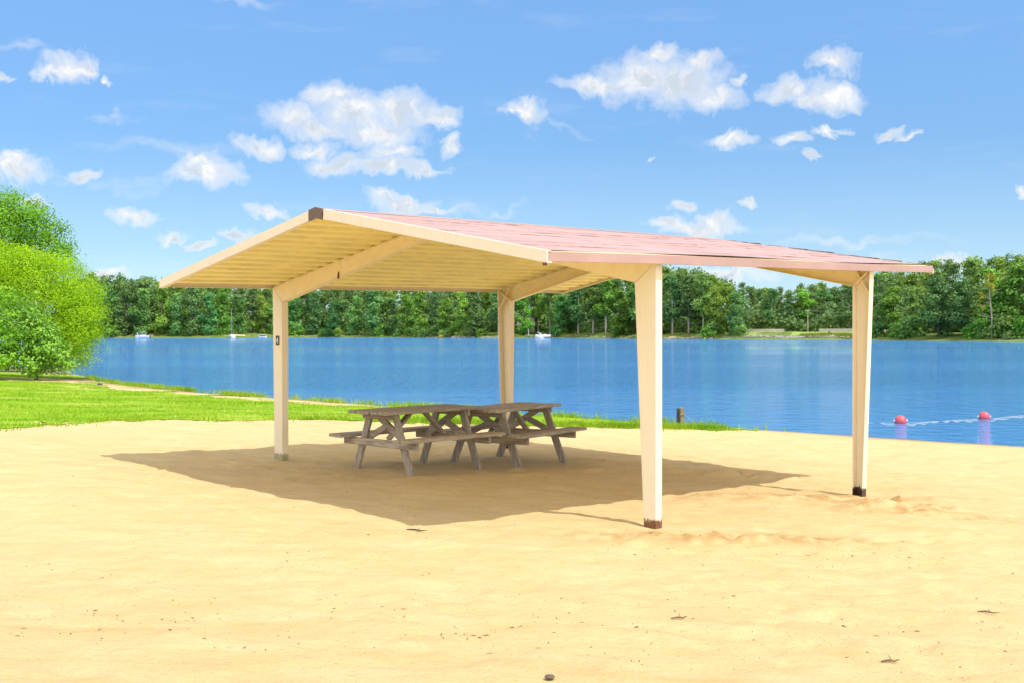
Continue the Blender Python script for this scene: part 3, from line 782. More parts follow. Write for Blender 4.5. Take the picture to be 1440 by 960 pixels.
def limb(mb, p0, p1, r0, r1, bend=.12, n=6):
    p0, p1 = V(*p0), V(*p1); q = []
    off = V(random.uniform(-1,1), random.uniform(-1,1), random.uniform(0,.6))*np.linalg.norm(p1-p0)*bend
    for i in range(5):
        t = i/4; q.append(p0*(1-t)+p1*t+off*math.sin(math.pi*t))
    mb.tube(q, [r0+(r1-r0)*i/4 for i in range(5)], n)

def far_broad(seed, h=18, w=5.2, low=.12, nb=11, dens=1.0):
    rs = np.random.RandomState(seed); bl = []
    for i in range(nb):
        t = (i+.5)/nb; z = h*(low+(1-low)*t); env = w*(math.sin(math.pi*min(1, (t*.86+.16)))**.6)
        a = rs.uniform(0, 6.28); rr = env*rs.uniform(.25, .62)
        r = rs.uniform(.30, .46)*w*(1.05-.35*t)
        bl.append(((rr*math.cos(a), rr*math.sin(a), min(z, h-r*.7)), (r, r, r*rs.uniform(.65, .9))))
    pts, nr = crown_pts(bl, int(300*dens), 11, .62, seed)
    return bl, pts, nr, rs.uniform(.5, 1.05, len(pts))
def far_pine(seed, h=20, w=3.0, low=.42):
    rs = np.random.RandomState(seed); bl = []; n = 12
    for i in range(n):
        t = (i+.3)/n; z = h*(low+(1-low)*t)*.99; env = w*(1-.75*t)**.8
        a = i*2.4+rs.uniform(-.5,.5); rr = env*rs.uniform(.35, .75); r = w*rs.uniform(.26,.42)*(1-.45*t)
        bl.append(((rr*math.cos(a), rr*math.sin(a), z-.3), (r*1.15, r*1.15, r*.55)))
    bl.append(((0,0,h-.9), (.55,.55,1.0)))
    pts, nr = crown_pts(bl, 210, 11, .5, seed)
    return bl, pts, nr, rs.uniform(.4, .85, len(pts))
PROTO = []                                   # (crown mesh, trunk mesh, height, kind, raw leaf vertices)
def proto(kind, seed, matname, **k):
    fn = far_pine if kind == 'pine' else far_broad
    bl, pts, nr, sz = fn(seed, **k); h = k.get('h', 18)
    v = leaves(pts, sz, nr, seed, .7 if kind != 'pine' else .6)
    cm = mesh_np('crown', v.reshape(-1,3), np.arange(len(v)*4), 4, M[matname])
    random.seed(seed); mb = MB(); r0 = .26 if kind == 'pine' else .3
    mb.tube([(0,0,-1),(.1,.05,h*.3),(-.05,.1,h*.62),(0,0,h*.93)], [r0*1.2,r0,r0*.65,.05], 7)
    for b in bl[::2]:
        c = b[0]; limb(mb, (0,0,max(.5,c[2]-abs(c[0])*.5-.8)), c, .09, .03, .06, 5)
    tm = bpy.data.meshes.new('trunk'); tm.from_pydata(mb.v, [], mb.f); tm.materials.append(M['palebark' if kind == 'tall' else 'bark'])
    return dict(crown=cm, trunk=tm, h=h, kind=kind, v=v, mat=matname)
PB = [proto('broad', 100+i, ['leaf_mid','leaf_dark','leaf_mid','leaf_dark','leaf_mid'][i], h=18, w=[5.2,6,4.6,5.6,5][i], low=[.02,.0,.04,.0,.03][i], dens=1.2) for i in range(5)]
PBR = [proto('bright', 140+i, 'leaf_bright', h=17, w=[4.4,5,3.8][i], low=.0, dens=1.1) for i in range(3)]
PT_ = [proto('tall', 160+i, ['leaf_mid','leaf_bright','leaf_dark'][i], h=21, w=[4.2,3.8,4.4][i], low=[.30,.34,.28][i], nb=10) for i in range(3)]
PP = [proto('pine', 180+i, 'leaf_pine', h=21, w=[3.4,3.0,3.8,3.2][i], low=[.22,.30,.18,.34][i]) for i in range(4)]
PS = [proto('shrub', 200+i, ['leaf_bright','leaf_mid'][i], h=4, w=2.6, low=.0, nb=6, dens=.5) for i in range(2)]
for p in PS: pass

LM = [(135,'the big left bush'),(200,'the white motorboat'),(326,'the sailboat mast'),(372,'the little white boat'),(396,'the left post'),(500,'the red rafter tag'),(622,'the yellow boat'),(711,'the back post'),
      (763,'the pontoon boat'),(926,'the near right post'),(1050,"the dam's left end"),(1136,'the utility pole'),(1224,'the far right post'),(1394,'the dying tree')]
ORD = ['first','second','third','fourth','fifth','sixth','seventh','eighth','ninth','tenth','eleventh','twelfth','thirteenth','fourteenth','fifteenth','sixteenth','seventeenth','eighteenth']
LOOK = dict(broad='broad green tree', bright='bright green tree', tall='tall pale-trunked tree', pine='tall dark pine', shrub='low green shrub')
CAT = dict(broad='tree', bright='tree', tall='tree', pine='pine tree', shrub='shrub')
NAME = dict(broad='broadleaf_tree', bright='broadleaf_tree', tall='broadleaf_tree', pine='pine_tree', shrub='shrub')
def shore_Y(px):
    fx = [(135,470),(200,468),(300,463),(420,472),(500,460),(560,452),(600,430),(700,408),(760,420),(850,378),(930,343),(1000,330),(1050,318),(1100,312),(1200,292),(1240,276),(1300,258),(1440,240),(1600,222)]
    return float(np.interp(px, [a for a, b in fx], [b for a, b in fx]))
# tree-line silhouette of the photograph (column, row of the tree tops)
SKY = [(100,392),(135,386),(170,388),(200,392),(225,390),(280,392),(330,394),(400,396),(500,398),(600,398),(700,400),(760,398),(850,388),(900,376),(935,374),(985,383),(1025,393),(1046,402),(1070,408),(1100,405),(1130,402),(1165,403),(1200,398),(1230,388),(1275,378),(1305,372),(1330,365),(1345,372),(1375,364),(1400,366),(1415,356),(1440,360),(1500,360),(1600,360)]
def sky_row(px): return float(np.interp(px, [a for a, b in SKY], [b for a, b in SKY]))
ROWS = []                                    # front-row trees: (px, kind, behind, hscale)
random.seed(21)
def add_front():
    px = 150.0
    while px < 1470:
        if 138 <= px < 560: k = random.choices(('broad','bright','pine'), (6,1.3,.8))[0]
        elif px < 700: k = random.choices(('broad','bright','pine'), (3,3,.5))[0]
        elif px < 925: k = random.choices(('broad','bright','tall','tall'), (1.5,1.5,2,2))[0]
        elif px < 990: k = random.choices(('tall','pine','broad'), (2,2,1))[0]
        elif px < 1046: k = random.choices(('bright','broad'), (3,1))[0]
        elif px < 1236: k = random.choices(('pine','tall','bright'), (5,1,.6))[0]
        else: k = random.choices(('broad','bright','pine'), (5,2,.4))[0]
        ROWS.append((px, k))
        step = dict(broad=24, bright=20, tall=15, pine=11)[k]*random.uniform(.85, 1.2)
        step *= (470/shore_Y(px))**.8
        px += step
add_front(); print('add_front', round(time.time()-_T0,1))
ROWS.sort()
def place_far(px, kind, Y, ztop, look, serial):
    pool = dict(broad=PB, bright=PBR, tall=PT_, pine=PP, shrub=PS)[kind]; pr = random.choice(pool)
    x = (px-720)/F*Y; z0 = zg(x, Y); sc = (ztop-z0)/pr['h']; sx = sc**.6*random.uniform(.92, 1.12) if kind != 'shrub' else sc
    o = empty(NAME[kind], (x, Y, z0), random.uniform(0, 6.28)); o.scale = (sx, sx, sc)
    link('crown', pr['crown'], o)
    if kind != 'shrub': link('trunk', pr['trunk'], o)
    return o
cnt = {}
def label_far(px, kind, extra=''):
    li = max([i for i, (a, _) in enumerate(LM) if a <= px], default=0)
    key = (li, kind, extra); n = cnt.get(key, 0); cnt[key] = n+1
    return f"{ORD[n]} {LOOK[kind]} right of {LM[li][1]}, {extra or 'across the lake'}"
for i, (px, k) in enumerate(ROWS):
    Y = shore_Y(px)+(random.uniform(3, 7) if k in ('broad','bright') else random.uniform(6, 12))
    dam = 1046 <= px < 1236
    if dam: Y += random.uniform(34, 46)
    top = sky_row(px)+random.uniform(0, 10)*(1 if dam else 1.6)+(0 if k in ('pine','tall') else random.uniform(2, 16))
    zt = H+(HZ-top)/F*Y
    o = place_far(px, k, Y, zt, k, i)
    tag(o, label_far(px, k, 'behind the dam road' if dam else ''), CAT[k], 'trees along the far shore')
# shrubs at the far water's edge
random.seed(5)
shr = sorted([random.uniform(150, 560) for _ in range(10)]+[random.uniform(560, 690) for _ in range(8)]+[random.uniform(985, 1050) for _ in range(6)]+[random.uniform(1235, 1445) for _ in range(8)]+[596,604,612,1384,1391,1399,1408])
for px in shr:
    if 185 < px < 215 or 315 < px < 335 or 362 < px < 382: continue
    Y = shore_Y(px)+random.uniform(1.5, 4)
    x = (px-720)/F*Y; o = place_far(px, 'shrub', Y, zg(x, Y)+random.uniform(2.2, 4.6), 'shrub', 0)
    tag(o, label_far(px, 'shrub', "at the water's edge"), 'shrub', 'shrubs along the far shore')
# the wood behind the front row, one mass
random.seed(9)
def back_wood():
    acc = {}
    for row, (dy, drop) in enumerate(((20, 3), (42, 0), (70, -1))):
        px = 90+row*7
        while px < 1560:
            Y = shore_Y(max(135, px))+dy+random.uniform(-6, 8); dam = 1044 <= px < 1238
            if dam: Y += 34
            pool = PP*2+PT_ if dam else (PB*2+PBR+PT_+PP if px > 560 else PB*3+PBR+PP[:1])
            if px > 1238: pool = PB*2+PBR+PP
            pr = random.choice(pool)
            top = sky_row(px)+drop+random.uniform(-3, 9); zt = H+(HZ-top)/F*Y; x = (px-720)/F*Y; z0 = zg(x, Y)
            sc = (zt-z0)/pr['h']; a = random.uniform(0, 6.28); sx = sc**.6*random.uniform(.95, 1.2)
            c, s = math.cos(a), math.sin(a); v = pr['v'][:int(len(pr['v'])*.62)].reshape(-1,3)
            w = np.stack([(v[:,0]*c-v[:,1]*s)*sx+x, (v[:,0]*s+v[:,1]*c)*sx+Y, v[:,2]*sc+z0], 1)
            acc.setdefault(pr['mat'], []).append(w)
            px += random.uniform(15, 24)*(470/shore_Y(max(135,px)))**.6*(.6 if dam else 1)
    side = [(-52,112),(-95,185),(-165,310),(-195,430)]
    for (ax, ay), (bx, by) in zip(side[:-1], side[1:]):
        for k in range(12):
            t = (k+random.random())/12; x = ax+(bx-ax)*t-random.uniform(7, 30); Y = ay+(by-ay)*t; pr = random.choice(PB+PBR); z0 = zg(x, Y)
            sc = random.uniform(.8, 1.15)*(.55 if Y < 150 else 1); v = pr['v'][:int(len(pr['v'])*.7)].reshape(-1,3)
            acc.setdefault(pr['mat'], []).append(v*sc+V(x, Y, z0))
    rs = np.random.RandomState(77)
    for mt, n, h0 in (('leaf_dark', 30000, 8.5), ('leaf_mid', 18000, 6.5)):
        px = rs.uniform(110, 1560, n); Y = np.array([shore_Y(max(135, p)) for p in px]); dam = (px > 1044) & (px < 1238)
        Y = Y+np.where(dam, rs.uniform(40, 60, n), rs.uniform(14, 34, n)); x = (px-720)/F*Y; z = zg(x, Y)
        q = np.stack([x, Y, z+rs.uniform(.0, 1, n)**1.3*h0*(.75+.9*fbm(x, Y, 9, 2, 8))], 1)
        acc.setdefault(mt, []).append(leaves(q, rs.uniform(.7, 1.5, n), rs.normal(size=(n,3))*.6+V(0,-.5,.5), 3, .75).reshape(-1,3))
    mats = list(acc); vs = np.concatenate([np.concatenate(acc[m]) for m in mats]); nq = [sum(len(w) for w in acc[m])//4 for m in mats]
    me = mesh_np('far_wood', vs, np.arange(len(vs)), 4, None)
    for m in mats: me.materials.append(M[m])
    me.polygons.foreach_set('material_index', np.repeat(np.arange(len(mats)), nq).astype(np.int32))
    tag(link('far_wood', me), 'dense green wood rising behind the first row of trees across the lake', 'wood', kind='stuff')
back_wood(); print('back_wood', round(time.time()-_T0,1))
# the pale dying tree on the right
def dead_tree():
    px, Y = 1394, 247; x = (px-720)/F*Y; z0 = zg(x, Y); zt = H+(HZ-388)/F*Y
    root = empty('dying_tree', (x, Y, z0)); tag(root, 'slender pale bare tree with a yellowing tuft on top, in front of the right wood', 'tree')
    h = zt-z0; mb = MB(); random.seed(3)
    mb.tube([(0,0,-1),(.15,0,h*.3),(-.25,0,h*.6),(-.7,0,h*.98)], [.2,.17,.13,.04], 7)
    for i in range(12):
        z = h*random.uniform(.3, .8); s = -1 if i % 4 else 1; limb(mb, (-.1,0,z), (s*random.uniform(1,2.6), random.uniform(-.6,.4), z+random.uniform(.1,1.2)), .07, .02, .1, 5)
    mb.build('trunk', M['palebark'], root, (0,0,0), smooth=True)
    bl = [((-.5,0,h*.9),(1.2,1,1.8)),((-.2,0,h*.8),(.7,.6,.9)),((.2,-.2,h*.98),(.8,.7,1.0)),((-2.0,0,h*.66),(.6,.5,1.0)),((-1.8,0,h*.5),(.7,.6,.4)),((.1,0,h*.68),(.3,.3,.4))]
    pts, nr = crown_pts(bl, 60, 9, .25, 5); v = leaves(pts, np.random.RandomState(1).uniform(.25,.5,len(pts)), nr, 5, .7)
    link('crown', mesh_np('crown', v.reshape(-1,3), np.arange(len(v)*4), 4, M['leaf_yellow']), root)
dead_tree(); print('dead_tree', round(time.time()-_T0,1))

# ------------------------------------------------------------------ near trees at the left
def near_tree(name, base, blobs, nclump, per, spread, lo, hi, matname, label, cat, seed, asp=.55, droop=0, r0=.16, trunk_h=None):
    root = empty(name, base); tag(root, label, cat); random.seed(seed)
    pts, nr = crown_pts(blobs, nclump, per, spread, seed)
    if droop: pts[:,2] -= droop*np.random.RandomState(seed+1).rand(len(pts))**2
    k = pts[:,2] > .06; pts, nr = pts[k], nr[k]
    sz = np.random.RandomState(seed).uniform(lo, hi, len(pts)); v = leaves(pts, sz, nr, seed, asp)
    link('crown', mesh_np('crown', v.reshape(-1,3), np.arange(len(v)*4), 4, M[matname]), root)
    mb = MB(); top = max(b[0][2] for b in blobs); th = trunk_h or top*.45
    mb.tube([(0,0,-.3),(.05,.03,th*.4),(-.04,.05,th*.8),(0,0,th)], [r0*1.3,r0,r0*.8,r0*.6], 9)
    for b in blobs: limb(mb, (0,0,th*random.uniform(.45,.98)), b[0], r0*.45, r0*.1, .1, 6)
    mb.build('trunk', M['bark'], root, (0,0,0), smooth=True)
def PX(px, py, Y, b): p = at_depth(px, py, Y); return (p[0]-b[0], p[1]-b[1], p[2]-b[2])
def gbase(px, Y): x = (px-720)/F*Y; return V(x, Y, zg(x, Y))
def blobs_px(lst, b, jit=.6, seed=0):
    rs = np.random.RandomState(seed); out = []
    for px, py, rpx, dy, sq in lst:
        Y = b[1]+dy; r = rpx/F*Y; out.append((PX(px, py, Y, b), (r, r, r*sq)))
    return out
b = gbase(-20, 60)
near_tree('maple_tree', b, blobs_px([(0,330,48,0,.9),(40,320,36,-.5,.8),(72,330,22,.4,.8),(20,295,30,0,.8),(-30,310,50,0,.9),(80,352,20,0,.7),(55,365,35,-.4,.8),(0,375,50,0,.8),(-50,360,60,0,1),(2,280,16,0,.9),(88,322,9,.4,.7),(-60,420,60,0,1),(40,300,18,.3,.8),(96,345,7,.2,.7),(99,316,5,.3,.6),(60,288,7,.2,.7),(78,296,6,.3,.7),(93,366,6,.1,.7),(34,276,6,0,.9)], b), 1000, 34, .29, .09, .18, 'leaf_maple',
          'tall leafy green tree rising behind the bright bush at the left edge', 'tree', 31, .6, 0, .2, 5.5)
b = gbase(45, 53.5)
near_tree('willow_bush', b, blobs_px([(30,385,45,0,.8),(75,390,42,0,.8),(110,410,32,0,.8),(128,432,20,-.2,.7),(100,445,34,-.6,.9),(108,480,24,-.6,.9),(0,370,40,0,.8),(40,365,30,.2,.7),(60,430,50,-.3,.9),(118,460,24,-.5,.9),(-40,400,60,0,1),(106,500,22,-.9,.8),(88,500,24,-1.2,.8),(125,445,22,-.4,.8),(100,470,30,-1,.9),(90,372,22,.2,.7),(20,420,50,0,.9)], b), 1700, 46, .27, .07, .15, 'leaf_willow',
          'big rounded bright yellow-green bush overhanging the water at the left', 'bush', 32, .28, .25, .12, 2.2)
b = gbase(50, 50.5)
near_tree('glossy_shrub', b, blobs_px([(45,465,26,0,.9),(30,480,30,0,.8),(65,492,26,-.2,.8),(50,507,30,-.3,.6),(85,506,16,-.2,.7),(30,430,20,.3,1.0),(10,500,26,-.2,.7),(62,470,18,-.3,.8),(95,514,10,-.2,.6)], b), 330, 20, .17, .10, .19, 'leaf_shrub',
          'dark shrub with pale glossy leaves in front of the bright bush', 'shrub', 33, .7, 0, .07, 1.4)
b = gbase(-18, 49)
near_tree('leafy_shrub', b, blobs_px([(-10,450,28,0,1),(-15,490,36,0,.9),(0,470,22,-.2,.9),(5,505,20,-.2,.6),(-40,470,40,0,1),(0,420,18,.2,1)], b), 220, 20, .17, .10, .19, 'leaf_maple',
          'light green leafy shrub cut by the left edge of the picture', 'shrub', 34, .7, 0, .07, 1.4)

# ------------------------------------------------------------------ far shore: dam, road, riprap, reeds, beaches
def sheet(name, pts, m, dz, kind='structure'):
    mb = MB(); n = len(pts)
    mb.v = [(x, y, zg(x, y)+dz) for x, y in pts]; mb.f = [tuple(range(n))]
    return tag(mb.build(name, m), kind=kind)
M['pale_road'] = simple('pale_gravel', (.62,.56,.46), .95, var=.12, scale=.6)
M['far_sand'] = simple('far_beach_sand', (.55,.45,.27), .95, var=.15, scale=.4)
M['slope_grass'] = simple('dam_grass', (.24,.34,.06), .95, var=.3, scale=.3)
def strip(name, pxs, off0, off1, m, dz, zf=None):
    mb = MB()
    for i, px in enumerate(pxs):
        Y = shore_Y(px)
        for o in (off0, off1):
            y = Y+o; x = (px-720)/F*Y*(y/Y); mb.v.append((x, y, (zg(x, y) if zf is None else zf)+dz))
    for i in range(len(pxs)-1): mb.f.append((2*i, 2*i+2, 2*i+3, 2*i+1))
    return tag(mb.build(name, m), kind='structure')
strip('dam_slope', list(np.linspace(1046, 1242, 30)), 2.0, 11, M['slope_grass'], .05)
M['concrete'] = simple('pale_concrete', (.66,.60,.50), .9, var=.15, scale=.8)
def barrier(pa, pb, lb):
    mb = MB(); pts = []
    for px in np.linspace(pa, pb, 14):
        Y = shore_Y(px)+12; pts.append(V((px-720)/F*Y, Y, ZW+2.0))
    c = pts[7]
    for p, q in zip(pts[:-1], pts[1:]): mb.hexa([p+V(0,0,-.3), q+V(0,0,-.3), q+V(0,.35,-.3), p+V(0,.35,-.3), p+V(0,0,.85), q+V(0,0,.85), q+V(0,.25,.85), p+V(0,.25,.85)])
    tag(mb.build('road_barrier', M['concrete'], origin=tuple(c)), lb, 'barrier', 'low barriers along the dam road')
barrier(1050, 1103, 'low pale concrete barrier on the dam, left of the utility pole')
barrier(1152, 1246, 'low pale concrete barrier on the dam, right of the utility pole')
strip('dam_road', list(np.linspace(1046, 1250, 30)), 13.2, 20, M['pale_road'], .10)
strip('far_beach', list(np.linspace(128, 172, 12)), .6, 6, M['far_sand'], .06)
strip('far_beach', list(np.linspace(210, 216, 4)), .6, 6, M['far_sand'], .06)
strip('far_beach', list(np.linspace(311, 345, 10)), .6, 5, M['far_sand'], .06)
strip('far_bank_sand', list(np.linspace(925, 1000, 16)), 1.0, 3.5, M['far_sand'], .06)
def riprap():
    rs = np.random.RandomState(4); vs = []; fs = []
    base = np.array([(1,0,0),(-1,0,0),(0,1,0),(0,-1,0),(0,0,1),(0,0,-1)], float); fc = [(0,2,4),(2,1,4),(1,3,4),(3,0,4),(2,0,5),(1,2,5),(3,1,5),(0,3,5)]
    for (a, b_, n, o0, o1) in ((1046,1240,420,.2,2.6),(925,1046,170,.2,2.0),(600,705,110,.2,2.0),(340,560,70,.2,1.6),(770,925,110,.2,1.8)):
        pp = rs.uniform(a, b_, n); YY = np.array([shore_Y(q) for q in pp])+rs.uniform(o0, o1, n); ZZ = np.maximum(zg((pp-720)/F*YY, YY), ZW)
        for px, Y, zz in zip(pp, YY, ZZ):
            x = (px-720)/F*Y; r = rs.uniform(.2, .55)
            q = base*rs.uniform(.6, 1.1, (6,3))*r*np.array([1.2,1,.75]); bb = len(vs)
            vs += [tuple(p+V(x, Y, zz+r*.2)) for p in q]; fs += [tuple(bb+i for i in f) for f in fc]
    mb = MB(); mb.v = vs; mb.f = fs; tag(mb.build('riprap', M['rock']), "pale broken stones lining the far water's edge", 'stones', kind='stuff')
    n = 15000; px = np.r_[rs.uniform(1000, 1242, n//2), rs.uniform(560, 1050, n//2)]; Y = np.array([shore_Y(p) for p in px])+rs.uniform(.5, 4, n)
    x = (px-720)/F*Y; k = fbm(x, Y, 6, 3, 12) > -.02; x, Y = x[k], Y[k]; z = np.maximum(zg(x, Y), ZW); hh = rs.uniform(.3, 1.0, len(x)); w = rs.uniform(.05, .14, len(x))
    v = np.stack([np.stack([x-w, Y, z], 1), np.stack([x+w, Y+rs.normal(0,.1,len(x)), z], 1), np.stack([x+rs.normal(0,.15,len(x)), Y, z+hh], 1)], 1)
    tag(link('shore_reeds', mesh_np('shore_reeds', v.reshape(-1,3), np.arange(len(v)*3), 3, M['weeds'])), "yellow-green reeds and weeds along the far water's edge", 'reeds', kind='stuff')
riprap(); print('riprap', round(time.time()-_T0,1))
def utility():
    px, Y = 1136, 330; x = (px-720)/F*Y; z0 = zg(x, Y); zt = H+(HZ-437)/F*Y
    root = empty('utility_pole', (x, Y, z0)); tag(root, 'pale utility pole with a crossarm standing on the dam across the lake', 'utility pole')
    h = zt-z0; mb = MB(); mb.tube([(0,0,-.5),(0,0,h)], [.17,.12], 8); mb.build('pole_shaft', M['palebark'], root)
    mb = MB(); mb.bar((-.75,0,h-.25), (.75,0,h-.2), .14, .16); mb.build('crossarm', M['palebark'], root)
    for d in (-.65,-.25,.3,.65):
        mb = MB(); mb.tube([(d,0,h-.14),(d,0,h+.08)], [.06,.05], 6); mb.build('insulator', M['white'], root)
    for d, ex, lb in ((-.65, 1290, 'upper'), (.65, 1290, 'lower')): pass
    mb = MB(); w = []
    for (dz, dx) in ((0,0),(-.9,0)):
        for ex in (1040, 1262):
            Y2 = Y+(30 if ex < 1136 else -28); x2 = (ex-720)/F*Y2; p0 = V(x, Y, zt-.1+dz); p1 = V(x2, Y2, zt+.4+dz)
            mb.tube([p0*(1-t)+p1*t-V(0,0,1.1*math.sin(math.pi*t)) for t in np.linspace(0,1,13)], .025, 5)
    tag(mb.build('power_lines', M['alu']), 'thin wires running either way from the utility pole across the lake', 'wires')
    px, Y = 1166, 305; x = (px-720)/F*Y; z0 = zg(x, Y)
    root = empty('bollard', (x, Y, z0)); tag(root, 'short dark post beside the pale dam road', 'post')
    mb = MB(); mb.lathe((0,0,0), [(.14,-.2),(.14,.75),(.12,.82),(.001,.84)], 10); mb.build('post_shaft', M['black'], root)
    mb = MB(); mb.lathe((0,0,0), [(.145,.84),(.10,.98),(.001,1.0)], 10); mb.build('post_cap', M['alu'], root)
utility()

# ------------------------------------------------------------------ boats
def hull(mb, Ln, B, D, x0=0, bow=1):
    rings = []
    for t in np.linspace(0, 1, 11):
        wd = B/2*(1 if t < .45 else max(.03, math.cos((t-.45)/.55*math.pi/2)**.75)); sh = .16*t*t*D
        x = -Ln/2+Ln*t
        rings.append([(x,-wd,D+sh),(x,-wd*.93,D*.45+sh*.5),(x,-wd*.6,-.12+.25*max(0,t-.7)*D*2),(x,wd*.6,-.12+.25*max(0,t-.7)*D*2),(x,wd*.93,D*.45+sh*.5),(x,wd,D+sh)])
    mb.loft(rings, True)
def boat_root(name, px, py, lb, rz, cat='boat'):
    p = on_plane(px, py, ZW); o = empty(name, (p[0], p[1], ZW), rz); tag(o, lb, cat, 'boats across the lake'); return o, p[1]
def boats():
    # runabout with raised awning
    Y = 452; x = (200.5-720)/F*Y; r = empty('motorboat', (x, Y, ZW), math.pi+.25); tag(r, 'white motorboat with pale raised awning lying off the left far shore', 'boat', 'boats across the lake')
    mb = MB(); hull(mb, 5.4, 2.1, .95); mb.build('hull', M['white'], r, smooth=False)
    mb = MB(); mb.box((-.2,0,1.05), 1.2, .7, .16); mb.build('deck', M['white'], r, bevel=.05)
    mb = MB(); mb.hexa([(.55,-.75,1.0),(.75,-.75,1.0),(.75,.75,1.0),(.55,.75,1.0),(.15,-.6,1.6),(.2,-.6,1.6),(.2,.6,1.6),(.15,.6,1.6)]); mb.build('windscreen', M['glass_dark'], r)
    mb = MB()
    for i in range(6):
        a0, a1 = -1.25+i*.38, -1.25+(i+1)*.38; f = lambda a: 2.1+.12*math.cos((a+.1)*1.4)
        mb.hexa([(a0,-.85,f(a0)),(a1,-.85,f(a1)),(a1,.85,f(a1)),(a0,.85,f(a0)),(a0,-.85,f(a0)+.12),(a1,-.85,f(a1)+.12),(a1,.85,f(a1)+.12),(a0,.85,f(a0)+.12)])
    mb.build('awning', M['pale_canvas'], r)
    for sy in (-.8,.8):
        for p0, p1 in (((-1.2,sy,1.0),(-1.2,sy,2.15)),((.9,sy,1.0),(.3,sy,2.2)),((-.3,sy,1.0),(.2,sy,2.2))): mb = MB(); mb.tube([p0,p1], .05, 6); mb.build('awning_pole', M['alu'], r)
    mb = MB(); mb.hexa([(1.6,-.5,1.05),(1.9,-.5,1.05),(1.9,.5,1.05),(1.6,.5,1.05),(2.0,-.4,2.2),(2.2,-.4,2.2),(2.2,.4,2.2),(2.0,.4,2.2)]); mb.build('spray_hood', M['pale_canvas'], r)
    mb = MB(); mb.box((-2.85,0,.55), .2, .25, .5); mb.build('outboard_motor', M['black'], r, bevel=.05)
    # sailboat
    Y = 456; x = (326-720)/F*Y; r = empty('sailboat', (x, Y, ZW), math.pi/2+.5); tag(r, 'small white sailboat with tall bare mast moored at the far shore', 'boat', 'boats across the lake')
    mb = MB(); hull(mb, 5.2, 1.9, .8); mb.build('hull', M['white'], r)
    mb = MB(); mb.box((.3,0,.98), 1.1, .6, .2); mb.build('cabin', M['white'], r, bevel=.06)
    zt = H+(HZ-433)/F*Y-ZW
    mb = MB(); mb.tube([(.4,0,.8),(.4,0,zt)], [.10,.07], 8); mb.build('mast', M['alu'], r)
    mb = MB(); mb.tube([(.35,0,1.7),(-2.2,0,1.75)], .08, 8); mb.build('boom', M['alu'], r)
    mb = MB(); mb.tube([(2.4,0,.95),(.4,0,zt-.3)], .02, 5); mb.tube([(-2.5,0,.9),(.4,0,zt-.1)], .02, 5); mb.build('stay', M['alu'], r)
    # little white boat on the shore
    Y = 462; x = (369.5-720)/F*Y; r = empty('small_boat', (x, Y, ZW), .1); tag(r, 'little low white boat with dark window just left of the left shelter post', 'boat', 'boats across the lake')
    mb = MB(); hull(mb, 3.2, 1.4, .55); mb.build('hull', M['white'], r)
    mb = MB(); mb.box((-.1,0,1.05), 1.3, .65, .08); mb.build('canopy', M['white'], r, bevel=.04)
    mb = MB(); mb.box((-.1,0,.75), 1.1, .55, .2); mb.build('window_band', M['glass_dark'], r)
    # pontoon boat
    Y = 398; x = (763-720)/F*Y; r = empty('pontoon_boat', (x, Y, ZW), math.pi+.08); tag(r, 'white pontoon boat with folded slanting canopy beside a small dock', 'boat', 'boats across the lake')
    for sy in (-.9,.9):
        mb = MB(); mb.tube([(-2.8,sy,.12),(2.5,sy,.12),(2.9,sy,.25)], [.32,.32,.1], 12); mb.build('pontoon', M['alu'], r, smooth=True)
    mb = MB(); mb.box((0,0,.5), 2.8, 1.2, .06); mb.build('deck', M['white'], r)
    for (a, b_) in (((-2.7,-1.15),(2.5,-1.15)),((-2.7,1.15),(2.5,1.15)),((-2.7,-1.15),(-2.7,1.15)),((2.5,-1.15),(2.5,1.15))):
        mb = MB(); mb.bar((*a,.88), (*b_,.88), .05, .62); mb.build('side_panel', M['white'], r)
    mb = MB(); mb.hexa([(.2,-.9,1.3),(.5,-.9,1.2),(.5,.9,1.2),(.2,.9,1.3),(1.7,-.9,2.15),(1.8,-.9,1.9),(1.8,.9,1.9),(1.7,.9,2.15)]); mb.build('canopy', M['white'], r, bevel=.05)
    for sy in (-.95,.95):
        mb = MB(); mb.tube([(.0,sy,.6),(1.6,sy,2.1)], .04, 6); mb.tube([(1.4,sy,.6),(1.2,sy,1.8)], .04, 6); mb.build('canopy_frame', M['alu'], r)
    mb = MB(); mb.box((-.8,0,1.0), .35, .3, .35); mb.build('console', M['white'], r, bevel=.05)
    # dock with a post
    Y = 402; x = (744-720)/F*Y; r = empty('dock', (x, Y, ZW)); tag(r, 'small pale wooden dock with a thin post left of the pontoon boat', 'dock')
    mb = MB(); 
    for i in range(8): mb.box((-1.6+i*.45,0,.7), .21, 1.6, .07)
    mb.build('decking', M['palebark'], r)
    for sx in (-1.4,0,1.5):
        mb = MB(); mb.tube([(sx,-1.5,-1.5),(sx,-1.5,.75)], .13, 8); mb.build('pile', M['bark'], r)
    mb = MB(); mb.tube([(-.2,-1.4,.7),(-.2,-1.4,3.0)], .08, 8); mb.build('lamp_post', M['white'], r)
    # little yellow and orange boat on the bank
    Y = 426; x = (623-720)/F*Y; r = empty('small_boat', (x, Y, zg(x,Y)+.05), .4); tag(r, 'tiny yellow and orange boat pulled up on the bank left of the back post', 'boat', 'boats across the lake')
    mb = MB(); hull(mb, 3.4, 1.0, .55); mb.build('hull', M['yellow'], r)
    mb = MB(); mb.box((-.2,0,.62), .9, .38, .1); mb.build('cover', M['orange'], r, bevel=.04)
boats(); print('boats', round(time.time()-_T0,1))
